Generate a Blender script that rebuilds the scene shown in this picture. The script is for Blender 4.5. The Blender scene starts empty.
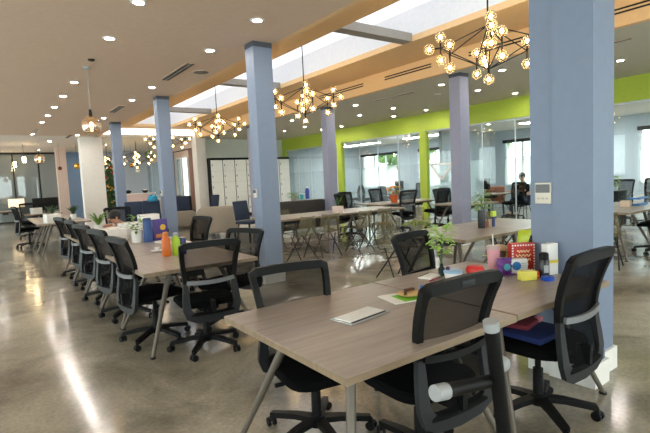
import bpy, bmesh, math, random
from mathutils import Vector, Matrix, Euler
random.seed(7)
PI = math.pi
scn = bpy.context.scene
COL = scn.collection

# ------------------------------------------------------------------ materials
def lin(c):
    return tuple(((v/255)/12.92 if v/255 <= .04045 else ((v/255+.055)/1.055)**2.4) for v in c)
_m = {}
def mat(name, rgb, rough=.5, metal=0, spec=.5, emit=None, es=0, alpha=None, trans=0, coat=0):
    if name in _m: return _m[name]
    m = bpy.data.materials.new(name); m.use_nodes = True
    b = m.node_tree.nodes['Principled BSDF']
    b.inputs['Base Color'].default_value = (*lin(rgb), 1)
    b.inputs['Roughness'].default_value = rough
    b.inputs['Metallic'].default_value = metal
    b.inputs['Specular IOR Level'].default_value = spec
    b.inputs['Coat Weight'].default_value = coat
    if emit:
        b.inputs['Emission Color'].default_value = (*lin(emit), 1)
        b.inputs['Emission Strength'].default_value = es
    if trans: b.inputs['Transmission Weight'].default_value = trans
    # slight procedural unevenness of colour
    nt = m.node_tree; n = nt.nodes
    tc = n.new('ShaderNodeTexCoord'); no = n.new('ShaderNodeTexNoise'); no.inputs['Scale'].default_value = 14
    hs = n.new('ShaderNodeHueSaturation'); mr = n.new('ShaderNodeMapRange')
    mr.inputs['To Min'].default_value = .93; mr.inputs['To Max'].default_value = 1.07
    hs.inputs['Color'].default_value = (*lin(rgb), 1)
    nt.links.new(tc.outputs['Object'], no.inputs['Vector']); nt.links.new(no.outputs['Fac'], mr.inputs['Value'])
    nt.links.new(mr.outputs['Result'], hs.inputs['Value']); nt.links.new(hs.outputs['Color'], b.inputs['Base Color'])
    if alpha is not None:
        out = n['Material Output']; tr = n.new('ShaderNodeBsdfTransparent'); mx = n.new('ShaderNodeMixShader')
        mx.inputs[0].default_value = alpha
        nt.links.new(tr.outputs[0], mx.inputs[1]); nt.links.new(b.outputs[0], mx.inputs[2]); nt.links.new(mx.outputs[0], out.inputs[0])
    _m[name] = m
    return m
def glass_mat(name, tint=(235, 245, 245), refl=1.0, base=.04):
    m = bpy.data.materials.new(name); m.use_nodes = True; nt = m.node_tree; n = nt.nodes; n.clear()
    out = n.new('ShaderNodeOutputMaterial'); tr = n.new('ShaderNodeBsdfTransparent'); gl = n.new('ShaderNodeBsdfGlossy')
    gl.inputs['Roughness'].default_value = .02; gl.inputs['Color'].default_value = (refl, refl, refl, 1)
    tr.inputs['Color'].default_value = (*lin(tint), 1)
    fr = n.new('ShaderNodeLayerWeight'); fr.inputs['Blend'].default_value = .12
    ad = n.new('ShaderNodeMath'); ad.operation = 'ADD'; ad.inputs[1].default_value = base
    cl = n.new('ShaderNodeMath'); cl.operation = 'MINIMUM'; cl.inputs[1].default_value = .8
    mx = n.new('ShaderNodeMixShader')
    nt.links.new(fr.outputs['Fresnel'], ad.inputs[0]); nt.links.new(ad.outputs[0], cl.inputs[0]); nt.links.new(cl.outputs[0], mx.inputs[0])
    nt.links.new(tr.outputs[0], mx.inputs[1]); nt.links.new(gl.outputs[0], mx.inputs[2]); nt.links.new(mx.outputs[0], out.inputs[0])
    return m
def film_mat(name, rgb, opac):
    m = bpy.data.materials.new(name); m.use_nodes = True; nt = m.node_tree; n = nt.nodes; n.clear()
    out = n.new('ShaderNodeOutputMaterial'); tr = n.new('ShaderNodeBsdfTransparent')
    df = n.new('ShaderNodeBsdfDiffuse'); tl = n.new('ShaderNodeBsdfTranslucent'); m1 = n.new('ShaderNodeMixShader'); m2 = n.new('ShaderNodeMixShader')
    df.inputs[0].default_value = (*lin(rgb), 1); tl.inputs[0].default_value = (*lin(rgb), 1)
    m1.inputs[0].default_value = .6; m2.inputs[0].default_value = opac
    nt.links.new(df.outputs[0], m1.inputs[1]); nt.links.new(tl.outputs[0], m1.inputs[2])
    nt.links.new(tr.outputs[0], m2.inputs[1]); nt.links.new(m1.outputs[0], m2.inputs[2]); nt.links.new(m2.outputs[0], out.inputs[0])
    return m
def emit_mat(name, rgb, s):
    m = bpy.data.materials.new(name); m.use_nodes = True; nt = m.node_tree; n = nt.nodes; n.clear()
    out = n.new('ShaderNodeOutputMaterial'); e = n.new('ShaderNodeEmission')
    e.inputs[0].default_value = (*lin(rgb), 1); e.inputs[1].default_value = s
    nt.links.new(e.outputs[0], out.inputs[0]); return m
def wood_mat(name, dark, light, sx=1.2, sy=14, rough=.32):
    m = bpy.data.materials.new(name); m.use_nodes = True; nt = m.node_tree; n = nt.nodes; b = n['Principled BSDF']
    tc = n.new('ShaderNodeTexCoord'); mp = n.new('ShaderNodeMapping'); mp.inputs['Scale'].default_value = (sx, sy, 6)
    a = n.new('ShaderNodeTexNoise'); a.inputs['Scale'].default_value = 2.2; a.inputs['Detail'].default_value = 8; a.inputs['Roughness'].default_value = .6
    r = n.new('ShaderNodeValToRGB'); r.color_ramp.elements[0].position = .3; r.color_ramp.elements[1].position = .72
    r.color_ramp.elements[0].color = (*lin(dark), 1); r.color_ramp.elements[1].color = (*lin(light), 1)
    nt.links.new(tc.outputs['Object'], mp.inputs[0]); nt.links.new(mp.outputs[0], a.inputs['Vector'])
    nt.links.new(a.outputs['Fac'], r.inputs[0]); nt.links.new(r.outputs[0], b.inputs['Base Color'])
    b.inputs['Roughness'].default_value = rough
    return m
def floor_mat():
    m = bpy.data.materials.new('polished_concrete'); m.use_nodes = True; nt = m.node_tree; n = nt.nodes; b = n['Principled BSDF']
    tc = n.new('ShaderNodeTexCoord')
    a = n.new('ShaderNodeTexNoise'); a.inputs['Scale'].default_value = 1.3; a.inputs['Detail'].default_value = 9; a.inputs['Roughness'].default_value = .62; a.inputs['Distortion'].default_value = .6
    r = n.new('ShaderNodeValToRGB'); e = r.color_ramp.elements
    e[0].position = .32; e[0].color = (*lin((112, 105, 92)), 1); e[1].position = .7; e[1].color = (*lin((176, 167, 150)), 1)
    f = n.new('ShaderNodeTexNoise'); f.inputs['Scale'].default_value = 38; f.inputs['Detail'].default_value = 4
    mx = n.new('ShaderNodeMix'); mx.data_type = 'RGBA'; mx.blend_type = 'OVERLAY'; mx.inputs[0].default_value = .35
    g = n.new('ShaderNodeValToRGB'); g.color_ramp.elements[0].position = .3; g.color_ramp.elements[1].position = .7
    g.color_ramp.elements[0].color = (.3, .3, .3, 1); g.color_ramp.elements[1].color = (.7, .7, .7, 1)
    rr = n.new('ShaderNodeMapRange'); rr.inputs['To Min'].default_value = .07; rr.inputs['To Max'].default_value = .22
    bp = n.new('ShaderNodeBump'); bp.inputs['Strength'].default_value = .06; bp.inputs['Distance'].default_value = .02
    c = n.new('ShaderNodeTexNoise'); c.inputs['Scale'].default_value = 5; c.inputs['Detail'].default_value = 3
    L = nt.links.new
    for t in (a, f, c): L(tc.outputs['Object'], t.inputs['Vector'])
    L(a.outputs['Fac'], r.inputs[0]); L(f.outputs['Fac'], g.inputs[0]); L(r.outputs[0], mx.inputs[6]); L(g.outputs[0], mx.inputs[7])
    L(mx.outputs[2], b.inputs['Base Color']); L(a.outputs['Fac'], rr.inputs['Value']); L(rr.outputs['Result'], b.inputs['Roughness'])
    L(c.outputs['Fac'], bp.inputs['Height']); L(bp.outputs[0], b.inputs['Normal'])
    b.inputs['Specular IOR Level'].default_value = .7
    return m

M_FLOOR = floor_mat()
M_CEIL = mat('taupe_ceiling_paint', (218, 193, 172), .85)
M_CEILR = mat('grey_green_ceiling_paint', (206, 201, 186), .85)
M_TRAY = mat('peach_warm_lit_tray', (238, 200, 150), .8)  # warm chandelier light is put into this tray colour
M_WHITE = mat('white_paint', (232, 230, 226), .7)
M_WALLG = mat('pale_grey_green_paint', (224, 229, 222), .8)
M_PINK = mat('pinkish_plaster', (206, 186, 178), .8)
M_BLUE = mat('column_blue_paint', (120, 133, 156), .55)
M_LILAC = mat('column_lilac_paint', (144, 146, 168), .55)
M_COLCAP = mat('column_dark_cap', (70, 74, 84), .6)
M_GREEN = mat('lime_green_paint', (170, 190, 62), .6)
M_OFFW = mat('office_grey_blue_paint', (176, 184, 194), .7)
M_GLASS = glass_mat('clear_glass', (240, 248, 248), 1.0, .03)
M_DKGLASS = glass_mat('dark_partition_glass', (168, 178, 180), .9, .14)
def add_grey(m, rgb, fac):
    nt = m.node_tree; n = nt.nodes; out = [x for x in n if x.type == 'OUTPUT_MATERIAL'][0]; src = out.inputs[0].links[0].from_socket
    d = n.new('ShaderNodeBsdfDiffuse'); d.inputs[0].default_value = (*lin(rgb), 1); mx = n.new('ShaderNodeMixShader'); mx.inputs[0].default_value = fac
    nt.links.new(src, mx.inputs[1]); nt.links.new(d.outputs[0], mx.inputs[2]); nt.links.new(mx.outputs[0], out.inputs[0])
add_grey(M_DKGLASS, (176, 186, 188), .38)  # grey diffuse lightens the pane in place of more light behind it
M_FILM = film_mat('frosted_film', (222, 238, 242), .6)
M_FILM2 = film_mat('light_frosted_film', (214, 226, 232), .16)
M_SHADE = film_mat('roller_shade_fabric', (246, 246, 240), .85)
M_MESH = mat('black_mesh_fabric', (12, 12, 13), .9, alpha=.7, spec=.08)
def weave(m, face, graze):
    # woven mesh closes up when seen edge on
    nt = m.node_tree; lw = nt.nodes.new('ShaderNodeLayerWeight'); lw.inputs['Blend'].default_value = .5
    mr = nt.nodes.new('ShaderNodeMapRange'); mr.inputs['To Min'].default_value = face; mr.inputs['To Max'].default_value = graze; mr.inputs['From Max'].default_value = .85
    mx = [x for x in nt.nodes if x.type == 'MIX_SHADER'][0]
    nt.links.new(lw.outputs['Facing'], mr.inputs['Value']); nt.links.new(mr.outputs['Result'], mx.inputs[0])
weave(M_MESH, .66, .99)
M_BLACK = mat('black_plastic', (9, 9, 10), .5, spec=.22)
M_BLACKF = mat('black_fabric', (9, 9, 10), .95, spec=.08)
M_DGREY = mat('dark_grey_plastic', (34, 35, 38), .5, spec=.3)
M_BAR = mat('bar_grey_plastic', (112, 114, 118), .38, spec=.4)
M_SILV = mat('silver_grey_plastic', (168, 170, 172), .35, metal=.2)
M_CHROME = mat('chrome', (200, 200, 200), .15, metal=1)
M_LEG = mat('bronze_grey_metal', (96, 88, 78), .45, metal=.3)
M_DKMETAL = mat('dark_metal', (40, 38, 36), .4, metal=.6)
M_WOOD = wood_mat('grey_oak_laminate', (138, 125, 115), (165, 152, 142))
M_WOODE = wood_mat('oak_edge_band', (120, 102, 82), (150, 130, 106))
M_WHITELAM = mat('white_laminate', (222, 220, 214), .35)
M_LENS = emit_mat('downlight_lens', (255, 246, 234), 250)
M_BULB = emit_mat('warm_bulb', (255, 222, 168), 26)
M_GLOBE = glass_mat('amber_globe_glass', (255, 246, 228), 1.0, .06)
def add_haze(m, rgb, fac):
    nt = m.node_tree; n = nt.nodes; out = [x for x in n if x.type == 'OUTPUT_MATERIAL'][0]; src = out.inputs[0].links[0].from_socket
    tl = n.new('ShaderNodeBsdfTranslucent'); tl.inputs[0].default_value = (*lin(rgb), 1); mx = n.new('ShaderNodeMixShader'); mx.inputs[0].default_value = fac
    nt.links.new(src, mx.inputs[1]); nt.links.new(tl.outputs[0], mx.inputs[2]); nt.links.new(mx.outputs[0], out.inputs[0]); return m
add_haze(M_GLOBE, (255, 226, 180), .10)
M_SKYL = emit_mat('skylight_panel_glow', (246, 249, 255), .8)
M_COVE = emit_mat('cove_strip_glow', (255, 252, 246), 5.0)
M_SKYB = mat('skylight_shaft_white', (236, 238, 242), .8)
M_BEAMG = mat('grey_beam_paint', (150, 146, 142), .7)
M_BEIGE = mat('beige_upholstery', (160, 150, 136), .9)
M_NAVY = mat('navy_upholstery', (38, 50, 72), .85)
M_LEAF = mat('plant_leaf', (104, 138, 58), .5)
M_LEAFD = mat('dark_plant_leaf', (48, 78, 40), .5)
M_LEAFL = mat('light_green_leaf', (150, 186, 84), .5)
M_CREAM = mat('locker_cream', (246, 246, 242), .5)
M_SKIN = mat('skin', (196, 148, 122), .6)
M_HAIR = mat('dark_hair', (26, 20, 18), .6)

# ------------------------------------------------------------------ mesh helpers
class MB:
    def __init__(s): s.bm = bmesh.new()
    def _x(s, verts, loc, rot):
        mt = Matrix.Translation(Vector(loc)) @ Euler(rot).to_matrix().to_4x4()
        bmesh.ops.transform(s.bm, matrix=mt, verts=verts)
    def box(s, c, d, rot=(0, 0, 0), bev=0, seg=2):
        r = bmesh.ops.create_cube(s.bm, size=1); v = r['verts']
        bmesh.ops.scale(s.bm, vec=Vector(d), verts=v)
        if bev:
            ed = list({e for x in v for e in x.link_edges})
            rr = bmesh.ops.bevel(s.bm, geom=ed, offset=bev, segments=seg, affect='EDGES', profile=.5)
            v = list({x for f in rr['faces'] for x in f.verts} | {x for x in v if x.is_valid})
        s._x(v, c, rot); return s
    def b2(s, a, b, bev=0):
        return s.box([(p+q)/2 for p, q in zip(a, b)], [abs(q-p) for p, q in zip(a, b)], bev=bev)
    def cyl(s, p0, p1, r0, r1=None, n=14):
        r1 = r0 if r1 is None else r1
        p0, p1 = Vector(p0), Vector(p1); d = p1-p0
        r = bmesh.ops.create_cone(s.bm, cap_ends=True, segments=n, radius1=r0, radius2=max(r1, 1e-5), depth=d.length)
        q = d.to_track_quat('Z', 'Y').to_matrix().to_4x4()
        bmesh.ops.transform(s.bm, matrix=Matrix.Translation((p0+p1)/2) @ q, verts=r['verts']); return s
    def ball(s, c, r, sc=(1, 1, 1), u=14, v=9, rot=(0, 0, 0)):
        q = bmesh.ops.create_uvsphere(s.bm, u_segments=u, v_segments=v, radius=r)
        bmesh.ops.scale(s.bm, vec=Vector(sc), verts=q['verts']); s._x(q['verts'], c, rot); return s
    def lathe(s, prof, c=(0, 0, 0), n=20, rot=(0, 0, 0)):
        rings = []; vs = []
        for r, z in prof:
            ring = [s.bm.verts.new((r*math.cos(2*PI*i/n), r*math.sin(2*PI*i/n), z)) for i in range(n)]
            rings.append(ring); vs += ring
        for a, b in zip(rings, rings[1:]):
            for i in range(n): s.bm.faces.new((a[i], a[(i+1) % n], b[(i+1) % n], b[i]))
        if prof[0][0] > 1e-4: s.bm.faces.new(rings[0][::-1])
        if prof[-1][0] > 1e-4: s.bm.faces.new(rings[-1])
        s._x(vs, c, rot); return s
    def sweep(s, pts, w, h, closed=False, up=(0, 1, 0), n=4):
        """rectangular (n=4) or round section swept along pts; w = in-plane width, h = along up. w may be a list"""
        pts = [Vector(p) for p in pts]; N = len(pts); up0 = Vector(up); rings = []
        for i, p in enumerate(pts):
            a = pts[i-1] if (i or closed) else pts[0]; b = pts[(i+1) % N] if (i < N-1 or closed) else pts[-1]
            t = (b-a).normalized(); sd = t.cross(up0)
            sd = sd.normalized() if sd.length > 1e-4 else Vector((1, 0, 0)); u = sd.cross(t).normalized()
            ww = w[i] if isinstance(w, (list, tuple)) else w
            if n == 4: prof = [(-.5, -.5), (.5, -.5), (.5, .5), (-.5, .5)]
            else: prof = [(.5*math.cos(2*PI*k/n), .5*math.sin(2*PI*k/n)) for k in range(n)]
            rings.append([s.bm.verts.new(p+sd*ww*x+u*h*y) for x, y in prof])
        m = len(rings[0])
        for i in range(N if closed else N-1):
            a, b = rings[i], rings[(i+1) % N]
            for k in range(m): s.bm.faces.new((a[k], a[(k+1) % m], b[(k+1) % m], b[k]))
        if not closed:
            s.bm.faces.new(rings[0][::-1]); s.bm.faces.new(rings[-1])
        return s
    def grid(s, rows):
        vs = [[s.bm.verts.new(p) for p in r] for r in rows]
        for a, b in zip(vs, vs[1:]):
            for i in range(len(a)-1): s.bm.faces.new((a[i], a[i+1], b[i+1], b[i]))
        return s
    def prism(s, poly, z0, z1):
        a = [s.bm.verts.new((x, y, z0)) for x, y in poly]; b = [s.bm.verts.new((x, y, z1)) for x, y in poly]
        n = len(a); s.bm.faces.new(a[::-1]); s.bm.faces.new(b)
        for i in range(n): s.bm.faces.new((a[i], a[(i+1) % n], b[(i+1) % n], b[i]))
        return s
    def obj(s, name, material, parent=None, smooth=True, kind=None, label=None, loc=None, rot=None):
        bmesh.ops.recalc_face_normals(s.bm, faces=s.bm.faces[:])
        me = bpy.data.meshes.new(name); s.bm.to_mesh(me); s.bm.free()
        me.materials.append(material)
        if smooth:
            me.polygons.foreach_set('use_smooth', [True]*len(me.polygons))
            try: me.set_sharp_from_angle(angle=math.radians(35))
            except Exception: pass
        o = bpy.data.objects.new(name, me); COL.objects.link(o)
        if parent is not None: o.parent = parent
        if loc: o.location = loc
        if rot: o.rotation_euler = rot
        if kind: o['kind'] = kind
        if label: o['label'] = label
        return o
def thing(name, label, cat, loc=(0, 0, 0), rz=0, group=None, rot=None):
    o = bpy.data.objects.new(name, None); COL.objects.link(o); o.empty_display_size = .1
    o.location = loc; o.rotation_euler = rot or (0, 0, rz); o['label'] = label; o['category'] = cat
    if group: o['group'] = group
    return o
def tag(o, label, cat, group=None):
    o['label'] = label; o['category'] = cat
    if group: o['group'] = group
    return o
def struct(name, mb, m, parent=None, smooth=False):
    return mb.obj(name, m, parent, smooth=smooth, kind='structure')
def dup(root, loc, rz, label, group=None, rot=None):
    def rec(o, par):
        c = o.copy(); COL.objects.link(c)
        if par is not None: c.parent = par
        for ch in KIDS.get(o.name, o.children): rec(ch, c)
        return c
    r = rec(root, None); r.location = loc; r.rotation_euler = rot or (0, 0, rz); r['label'] = label
    if group: r['group'] = group
    return r
KIDS = {}
R = math.radians

# ------------------------------------------------------------------ camera (solved from the photograph's vanishing points)
f, yaw, pit, roll = 467.549, .6254408, .0819446, -.0468882
n_ = Vector((math.sin(yaw)*math.cos(pit), math.cos(yaw)*math.cos(pit), -math.sin(pit)))
r_ = Vector((math.cos(yaw), -math.sin(yaw), 0)); u_ = r_.cross(n_)
r2 = math.cos(roll)*r_+math.sin(roll)*u_; u2 = -math.sin(roll)*r_+math.cos(roll)*u_
cam = bpy.data.cameras.new('camera'); co = bpy.data.objects.new('camera', cam); COL.objects.link(co)
cam.sensor_width = 36; cam.lens = 36*f/650; cam.clip_start = .05; cam.clip_end = 200
mw = Matrix((r2, u2, -n_)).transposed().to_4x4(); mw.translation = (0, 0, 1.466); co.matrix_world = mw
scn.camera = co

# ------------------------------------------------------------------ setting
struct('floor', MB().b2((-5, -4, -.1), (18, 34, 0)), M_FLOOR)
ZC, ZT = 3.38, 3.75
XL, XR, XG = 3.55, 7.36, 11.7
YB = 19.46
struct('ceiling_left', MB().b2((-5, -4, ZC), (XL-.1, 18.9, ZC+.12)), M_CEIL)
struct('ceiling_right', MB().b2((XR+.1, -4, ZC), (XG+.15, YB+.1, ZC+.12)), M_CEILR)
# raised tray with the long skylight opening
SX0, SX1, SY0, SY1 = 4.64, 6.2, 1.2, 18.6
tr = MB()
tr.b2((XL-.1, -4, ZT), (SX0, YB, ZT+.1)); tr.b2((SX1, -4, ZT), (XR+.1, YB, ZT+.1))
tr.b2((SX0, -4, ZT), (SX1, SY0, ZT+.1)); tr.b2((SX0, SY1, ZT), (SX1, YB, ZT+.1))
struct('ceiling_tray', tr, M_TRAY)
struct('trim_1', MB().b2((XR, -4, ZC), (XR+.1, YB, ZT)), M_TRAY)
struct('trim_2', MB().b2((XL-.1, -4, ZC), (XL, YB, ZT)), M_TRAY)
sh = MB(); Z2 = 4.3; Z1 = ZT+.1
sh.b2((SX0-.06, SY0, Z1), (SX0, SY1, Z2)); sh.b2((SX1, SY0, Z1), (SX1+.06, SY1, Z2))
sh.b2((SX0, SY0-.06, Z1), (SX1, SY0, Z2)); sh.b2((SX0, SY1, Z1), (SX1, SY1+.06, Z2))
struct('trim_3', sh, M_SKYB)
def win_prop(o, name): o['kind'] = 'structure'; return o
SP = struct('window_1', MB().b2((SX0-.06, SY0-.06, Z2), (SX1+.06, SY1+.06, Z2+.04)), M_SKYL)
for i, y in enumerate((5.88, 10.34, 14.75)):
    struct('trim_%d' % (4+i), MB().b2((SX0, y-.11, ZT), (SX1, y+.11, ZT+.14)), M_BEAMG)
# far ceiling beyond the tray
struct('ceiling_far', MB().b2((XL, YB, ZC+.05), (XG+.15, 34, ZC+.15)), M_WHITE)
struct('ceiling_back', MB().b2((-5, 18.9, ZC), (XL, 34, ZC+.12)), mat('rosy_lit_ceiling', (232, 222, 216), .8))  # the brightly lit far zone is put into this lighter ceiling colour
# walls
# unseen left side and behind the camera: windows added to let fill daylight in
def added_storefront(wname, n0, axis, c, a0, a1, bays, z0, z1, ztop):
    def bb(u0, u1, v0, v1, dz0, dz1):
        return ((c+v0, u0, dz0), (c+v1, u1, dz1)) if axis == 'Y' else ((u0, c+v0, dz0), (u1, c+v1, dz1))
    w = MB(); st = (a1-a0)/bays
    w.b2(*bb(a0, a1, -.15, 0, 0, z0)); w.b2(*bb(a0, a1, -.15, 0, z1, ztop))
    for k in range(bays+1): w.b2(*bb(a0+k*st-.2, a0+k*st+.2, -.15, 0, z0, z1))
    struct(wname, w, M_WHITE)
    for k in range(bays):
        u0, u1 = a0+k*st+.2, a0+(k+1)*st-.2
        g = struct('window_%d' % (n0+k), MB().b2(*bb(u0, u1, -.08, -.07, z0, z1)), M_GLASS)
        fm = MB(); um = (u0+u1)/2
        for u in (u0+.03, um, u1-.03): fm.b2(*bb(u-.03, u+.03, -.11, -.04, z0, z1))
        for z in (z0+.03, z1-.03): fm.b2(*bb(u0, u1, -.11, -.04, z-.03, z+.03))
        fm.obj('window_frame', M_DKMETAL, g, smooth=False)
    L = bpy.data.lights.new('daylight_portal', 'AREA'); L.shape = 'RECTANGLE'
    L.size = (a1-a0); L.size_y = z1-z0; L.cycles.is_portal = True
    o = bpy.data.objects.new('daylight_portal', L); COL.objects.link(o)
    if axis == 'Y': o.location = (c-.2, (a0+a1)/2, (z0+z1)/2); o.rotation_euler = (PI/2, 0, -PI/2)
    else: o.location = ((a0+a1)/2, c-.2, (z0+z1)/2); o.rotation_euler = (PI/2, 0, 0)
    return o
added_storefront('wall_left', 20, 'Y', -5, -4, 34, 9, .35, 3.15, 3.5)
added_storefront('wall_front', 30, 'X', -4, -5.15, 18, 6, .35, 3.15, 4.6)
struct('wall_far', MB().b2((-5.15, 33.8, 0), (XG, 34, 3.6)), M_OFFW)
wb = MB(); wb.b2((7.74, YB, 0), (XG+.1, YB+.15, 3.8))
struct('wall_back', wb, M_WALLG)
struct('trim_7', MB().b2((7.32, YB-.35, 0), (7.74, YB+.15, 3.8)), M_WHITE)
# side wall past the corner, with a tall window behind curtains
wl = MB(); WX = 7.55
wl.b2((WX, YB+.15, 0), (WX+.15, 20.2, 3.6)); wl.b2((WX, 20.2, 0), (WX+.15, 22.8, .75)); wl.b2((WX, 20.2, 2.75), (WX+.15, 22.8, 3.6))
wl.b2((WX, 22.8, 0), (WX+.15, 24.2, 3.6)); wl.b2((WX, 24.2, 0), (WX+.15, 32, .75)); wl.b2((WX, 24.2, 2.75), (WX+.15, 32, 3.6)); wl.b2((WX, 32, 0), (WX+.15, 33.8, 3.6))
L = bpy.data.lights.new('daylight_portal', 'AREA'); L.shape = 'RECTANGLE'; L.size = 12; L.size_y = 2.1; L.cycles.is_portal = True
o = bpy.data.objects.new('daylight_portal', L); COL.objects.link(o); o.location = (WX+.3, 26.2, 1.75); o.rotation_euler = (PI/2, 0, PI/2)
w = struct('window_40', MB().b2((WX+.06, 24.2, .75), (WX+.075, 32, 2.75)), M_GLASS)  # long window added past the curtained one to bring daylight to the far zone
MB().b2((WX+.03, 28.0, .75), (WX+.11, 28.1, 2.75)).b2((WX+.03, 24.2, .75), (WX+.11, 32, .8)).obj('window_frame', M_WHITE, w, smooth=False)
struct('wall_side', wl, M_PINK)
w = struct('window_2', MB().b2((WX+.06, 20.2, .75), (WX+.075, 22.8, 2.75)), M_GLASS)
fr = MB()
for y in (20.22, 21.05, 21.95, 22.78): fr.b2((WX+.03, y-.03, .75), (WX+.11, y+.03, 2.75))
for z in (.77, 2.73): fr.b2((WX+.03, 20.2, z-.03), (WX+.11, 22.8, z+.03))
fr.obj('window_frame', M_WHITE, w)
# white pier and pinkish pillar
struct('wall_pier', MB().b2((2.98, 19.3, 0), (3.74, 19.75, ZC)), M_WHITE)
struct('trim_8', MB().b2((2.66, 23.6, 0), (3.05, 24.0, ZC)), M_PINK)
# dark glass partition at the far left
gp = struct('window_3', MB().b2((-5, 27, .05), (3.2, 27.03, 3.3)), M_DKGLASS)
pf = MB()
for x in (-1, .2, 1.2, 2.25, 3.2): pf.b2((x-.03, 26.97, 0), (x+.03, 27.06, ZC))
pf.b2((-5, 26.97, 0), (3.2, 27.06, .08)); pf.b2((-5, 26.97, 3.28), (3.2, 27.06, ZC))
pf.obj('window_frame', M_DKMETAL, gp, smooth=False)
struct('wall_inner', MB().b2((-5, 30.5, 0), (3.0, 30.65, 2.6)), mat('slate_wall', (150, 156, 158), .7))
struct('wall_inner_blue', MB().b2((3.2, 27.3, 0), (5.1, 27.45, 3.4)), mat('blue_feature_wall', (112, 138, 172), .7))
struct('trim_9', MB().b2((5.1, 27.2, 0), (7.5, 27.4, 3.4)), mat('misty_blue_panel', (168, 176, 188), .7))

# glass facade along the right, lime green header and posts
struct('wall_right', MB().b2((XG, -4, 2.84), (XG+.15, YB, ZC)), M_GREEN)
for i, y in enumerate((1.66, 6.12, 10.57, 15.02, 19.34)):
    struct('trim_%d' % (10+i), MB().b2((XG-.005, y-.145, 0), (XG+.155, y+.145, 2.84)), M_GREEN)
YS = [(-3.9, 1.515), (1.805, 5.975), (6.265, 10.425), (10.715, 14.875), (15.165, 19.2)]
for i, (a, b) in enumerate(YS):
    w = struct('window_%d' % (4+i), MB().b2((XG+.06, a, .03), (XG+.075, b, 2.84)), M_GLASS)
    fm = MB(); k = 4; st = (b-a)/k
    for j in range(1, k): fm.b2((XG+.055, a+j*st-.012, .03), (XG+.08, a+j*st+.012, 2.84))
    fm.b2((XG+.04, a, 0), (XG+.095, b, .05)); fm.b2((XG+.04, a, 2.8), (XG+.095, b, 2.84))
    fm.obj('window_frame', mat('facade_silver', (186, 196, 200), .3, metal=.4), w, smooth=False)
    for j in range(k):
        ya, yb = a+j*st+.03, a+(j+1)*st-.03
        strong = i == 2 and j in (2, 3)
        if i == 1 or (i == 2 and j < 2): continue
        MB().grid([[(XG+.078, ya, z), (XG+.078, yb, z)] for z in (.05, 1.78 if i != 1 else 1.1)]).obj('frosted_film', M_FILM if strong else M_FILM2, w, smooth=False)
    if i == 2:
        v = MB(); zz = [(10.3, 1.72), (9.85, 1.25), (9.45, 1.72)]
        for (y0, z0), (y1, z1) in zip(zz, zz[1:]): v.sweep([(XG+.055, y0, z0), (XG+.055, y1, z1)], .07, .004, up=(1, 0, 0))
        v.sweep([(XG+.055, 10.3, 1.74), (XG+.055, 9.4, 1.74)], .05, .004, up=(1, 0, 0))
        v.obj('triangle_decal', M_WHITE, w, smooth=False)
# offices behind the glass
struct('ceiling_office', MB().b2((XG+.15, -4, 2.98), (16.6, YB, 3.1)), M_WHITE)
XW = 16.5
ops = [(1.2, 3.2), (4.2, 6.05), (8.6, 10.7), (12.5, 15.1), (16.6, 19.2)]
ow = MB(); y0 = -4
for a, b in ops:
    ow.b2((XW, y0, 0), (XW+.2, a, 3.1)); ow.b2((XW, a, 0), (XW+.2, b, .85)); ow.b2((XW, a, 2.58), (XW+.2, b, 3.1)); y0 = b
ow.b2((XW, y0, 0), (XW+.2, YB+.1, 3.1))
struct('wall_office', ow, M_OFFW)
struct('wall_end', MB().b2((XG+.1, YB, 0), (XW+.2, YB+.15, 3.1)), M_OFFW)
struct('wall_divider', MB().b2((13.6, 11.35, 0), (XW, 11.5, 2.98)), M_OFFW)
for i, (a, b) in enumerate(ops):
    w = struct('window_%d' % (9+i), MB().b2((XW+.1, a, .85), (XW+.11, b, 2.58)), M_GLASS)
    fm = MB(); nm = 3
    for j in range(nm+1):
        y = a+(b-a)*j/nm; fm.b2((XW+.06, y-.03, .85), (XW+.14, y+.03, 2.58))
    fm.b2((XW+.06, a, .85), (XW+.14, b, .9)); fm.b2((XW+.06, a, 2.53), (XW+.14, b, 2.58)); fm.b2((XW+.06, a, 1.9), (XW+.14, b, 1.94))
    fm.obj('window_frame', M_WHITE, w, smooth=False)
    MB().b2((XW-.07, a-.05, 2.48), (XW-.005, b+.05, 2.6)).obj('blind_cassette', M_BLACK, w, smooth=False)
    MB().grid([[(XW-.016, a+.02, z), (XW-.016, b-.02, z)] for z in (.88, 1.88)]).obj('sun_shade', M_SHADE, w, smooth=False)

for i, (a, b) in enumerate(ops):
    L = bpy.data.lights.new('daylight_portal', 'AREA'); L.shape = 'RECTANGLE'; L.size = b-a; L.size_y = 1.73; L.cycles.is_portal = True
    o = bpy.data.objects.new('daylight_portal', L); COL.objects.link(o); o.location = (XW+.3, (a+b)/2, 1.72); o.rotation_euler = (PI/2, 0, PI/2)
# world: daylight
wd = bpy.data.worlds.new('daylight'); scn.world = wd; wd.use_nodes = True
bg = wd.node_tree.nodes['Background']; bg.inputs[0].default_value = (1, .985, .965, 1); bg.inputs[1].default_value = 3.4

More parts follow.
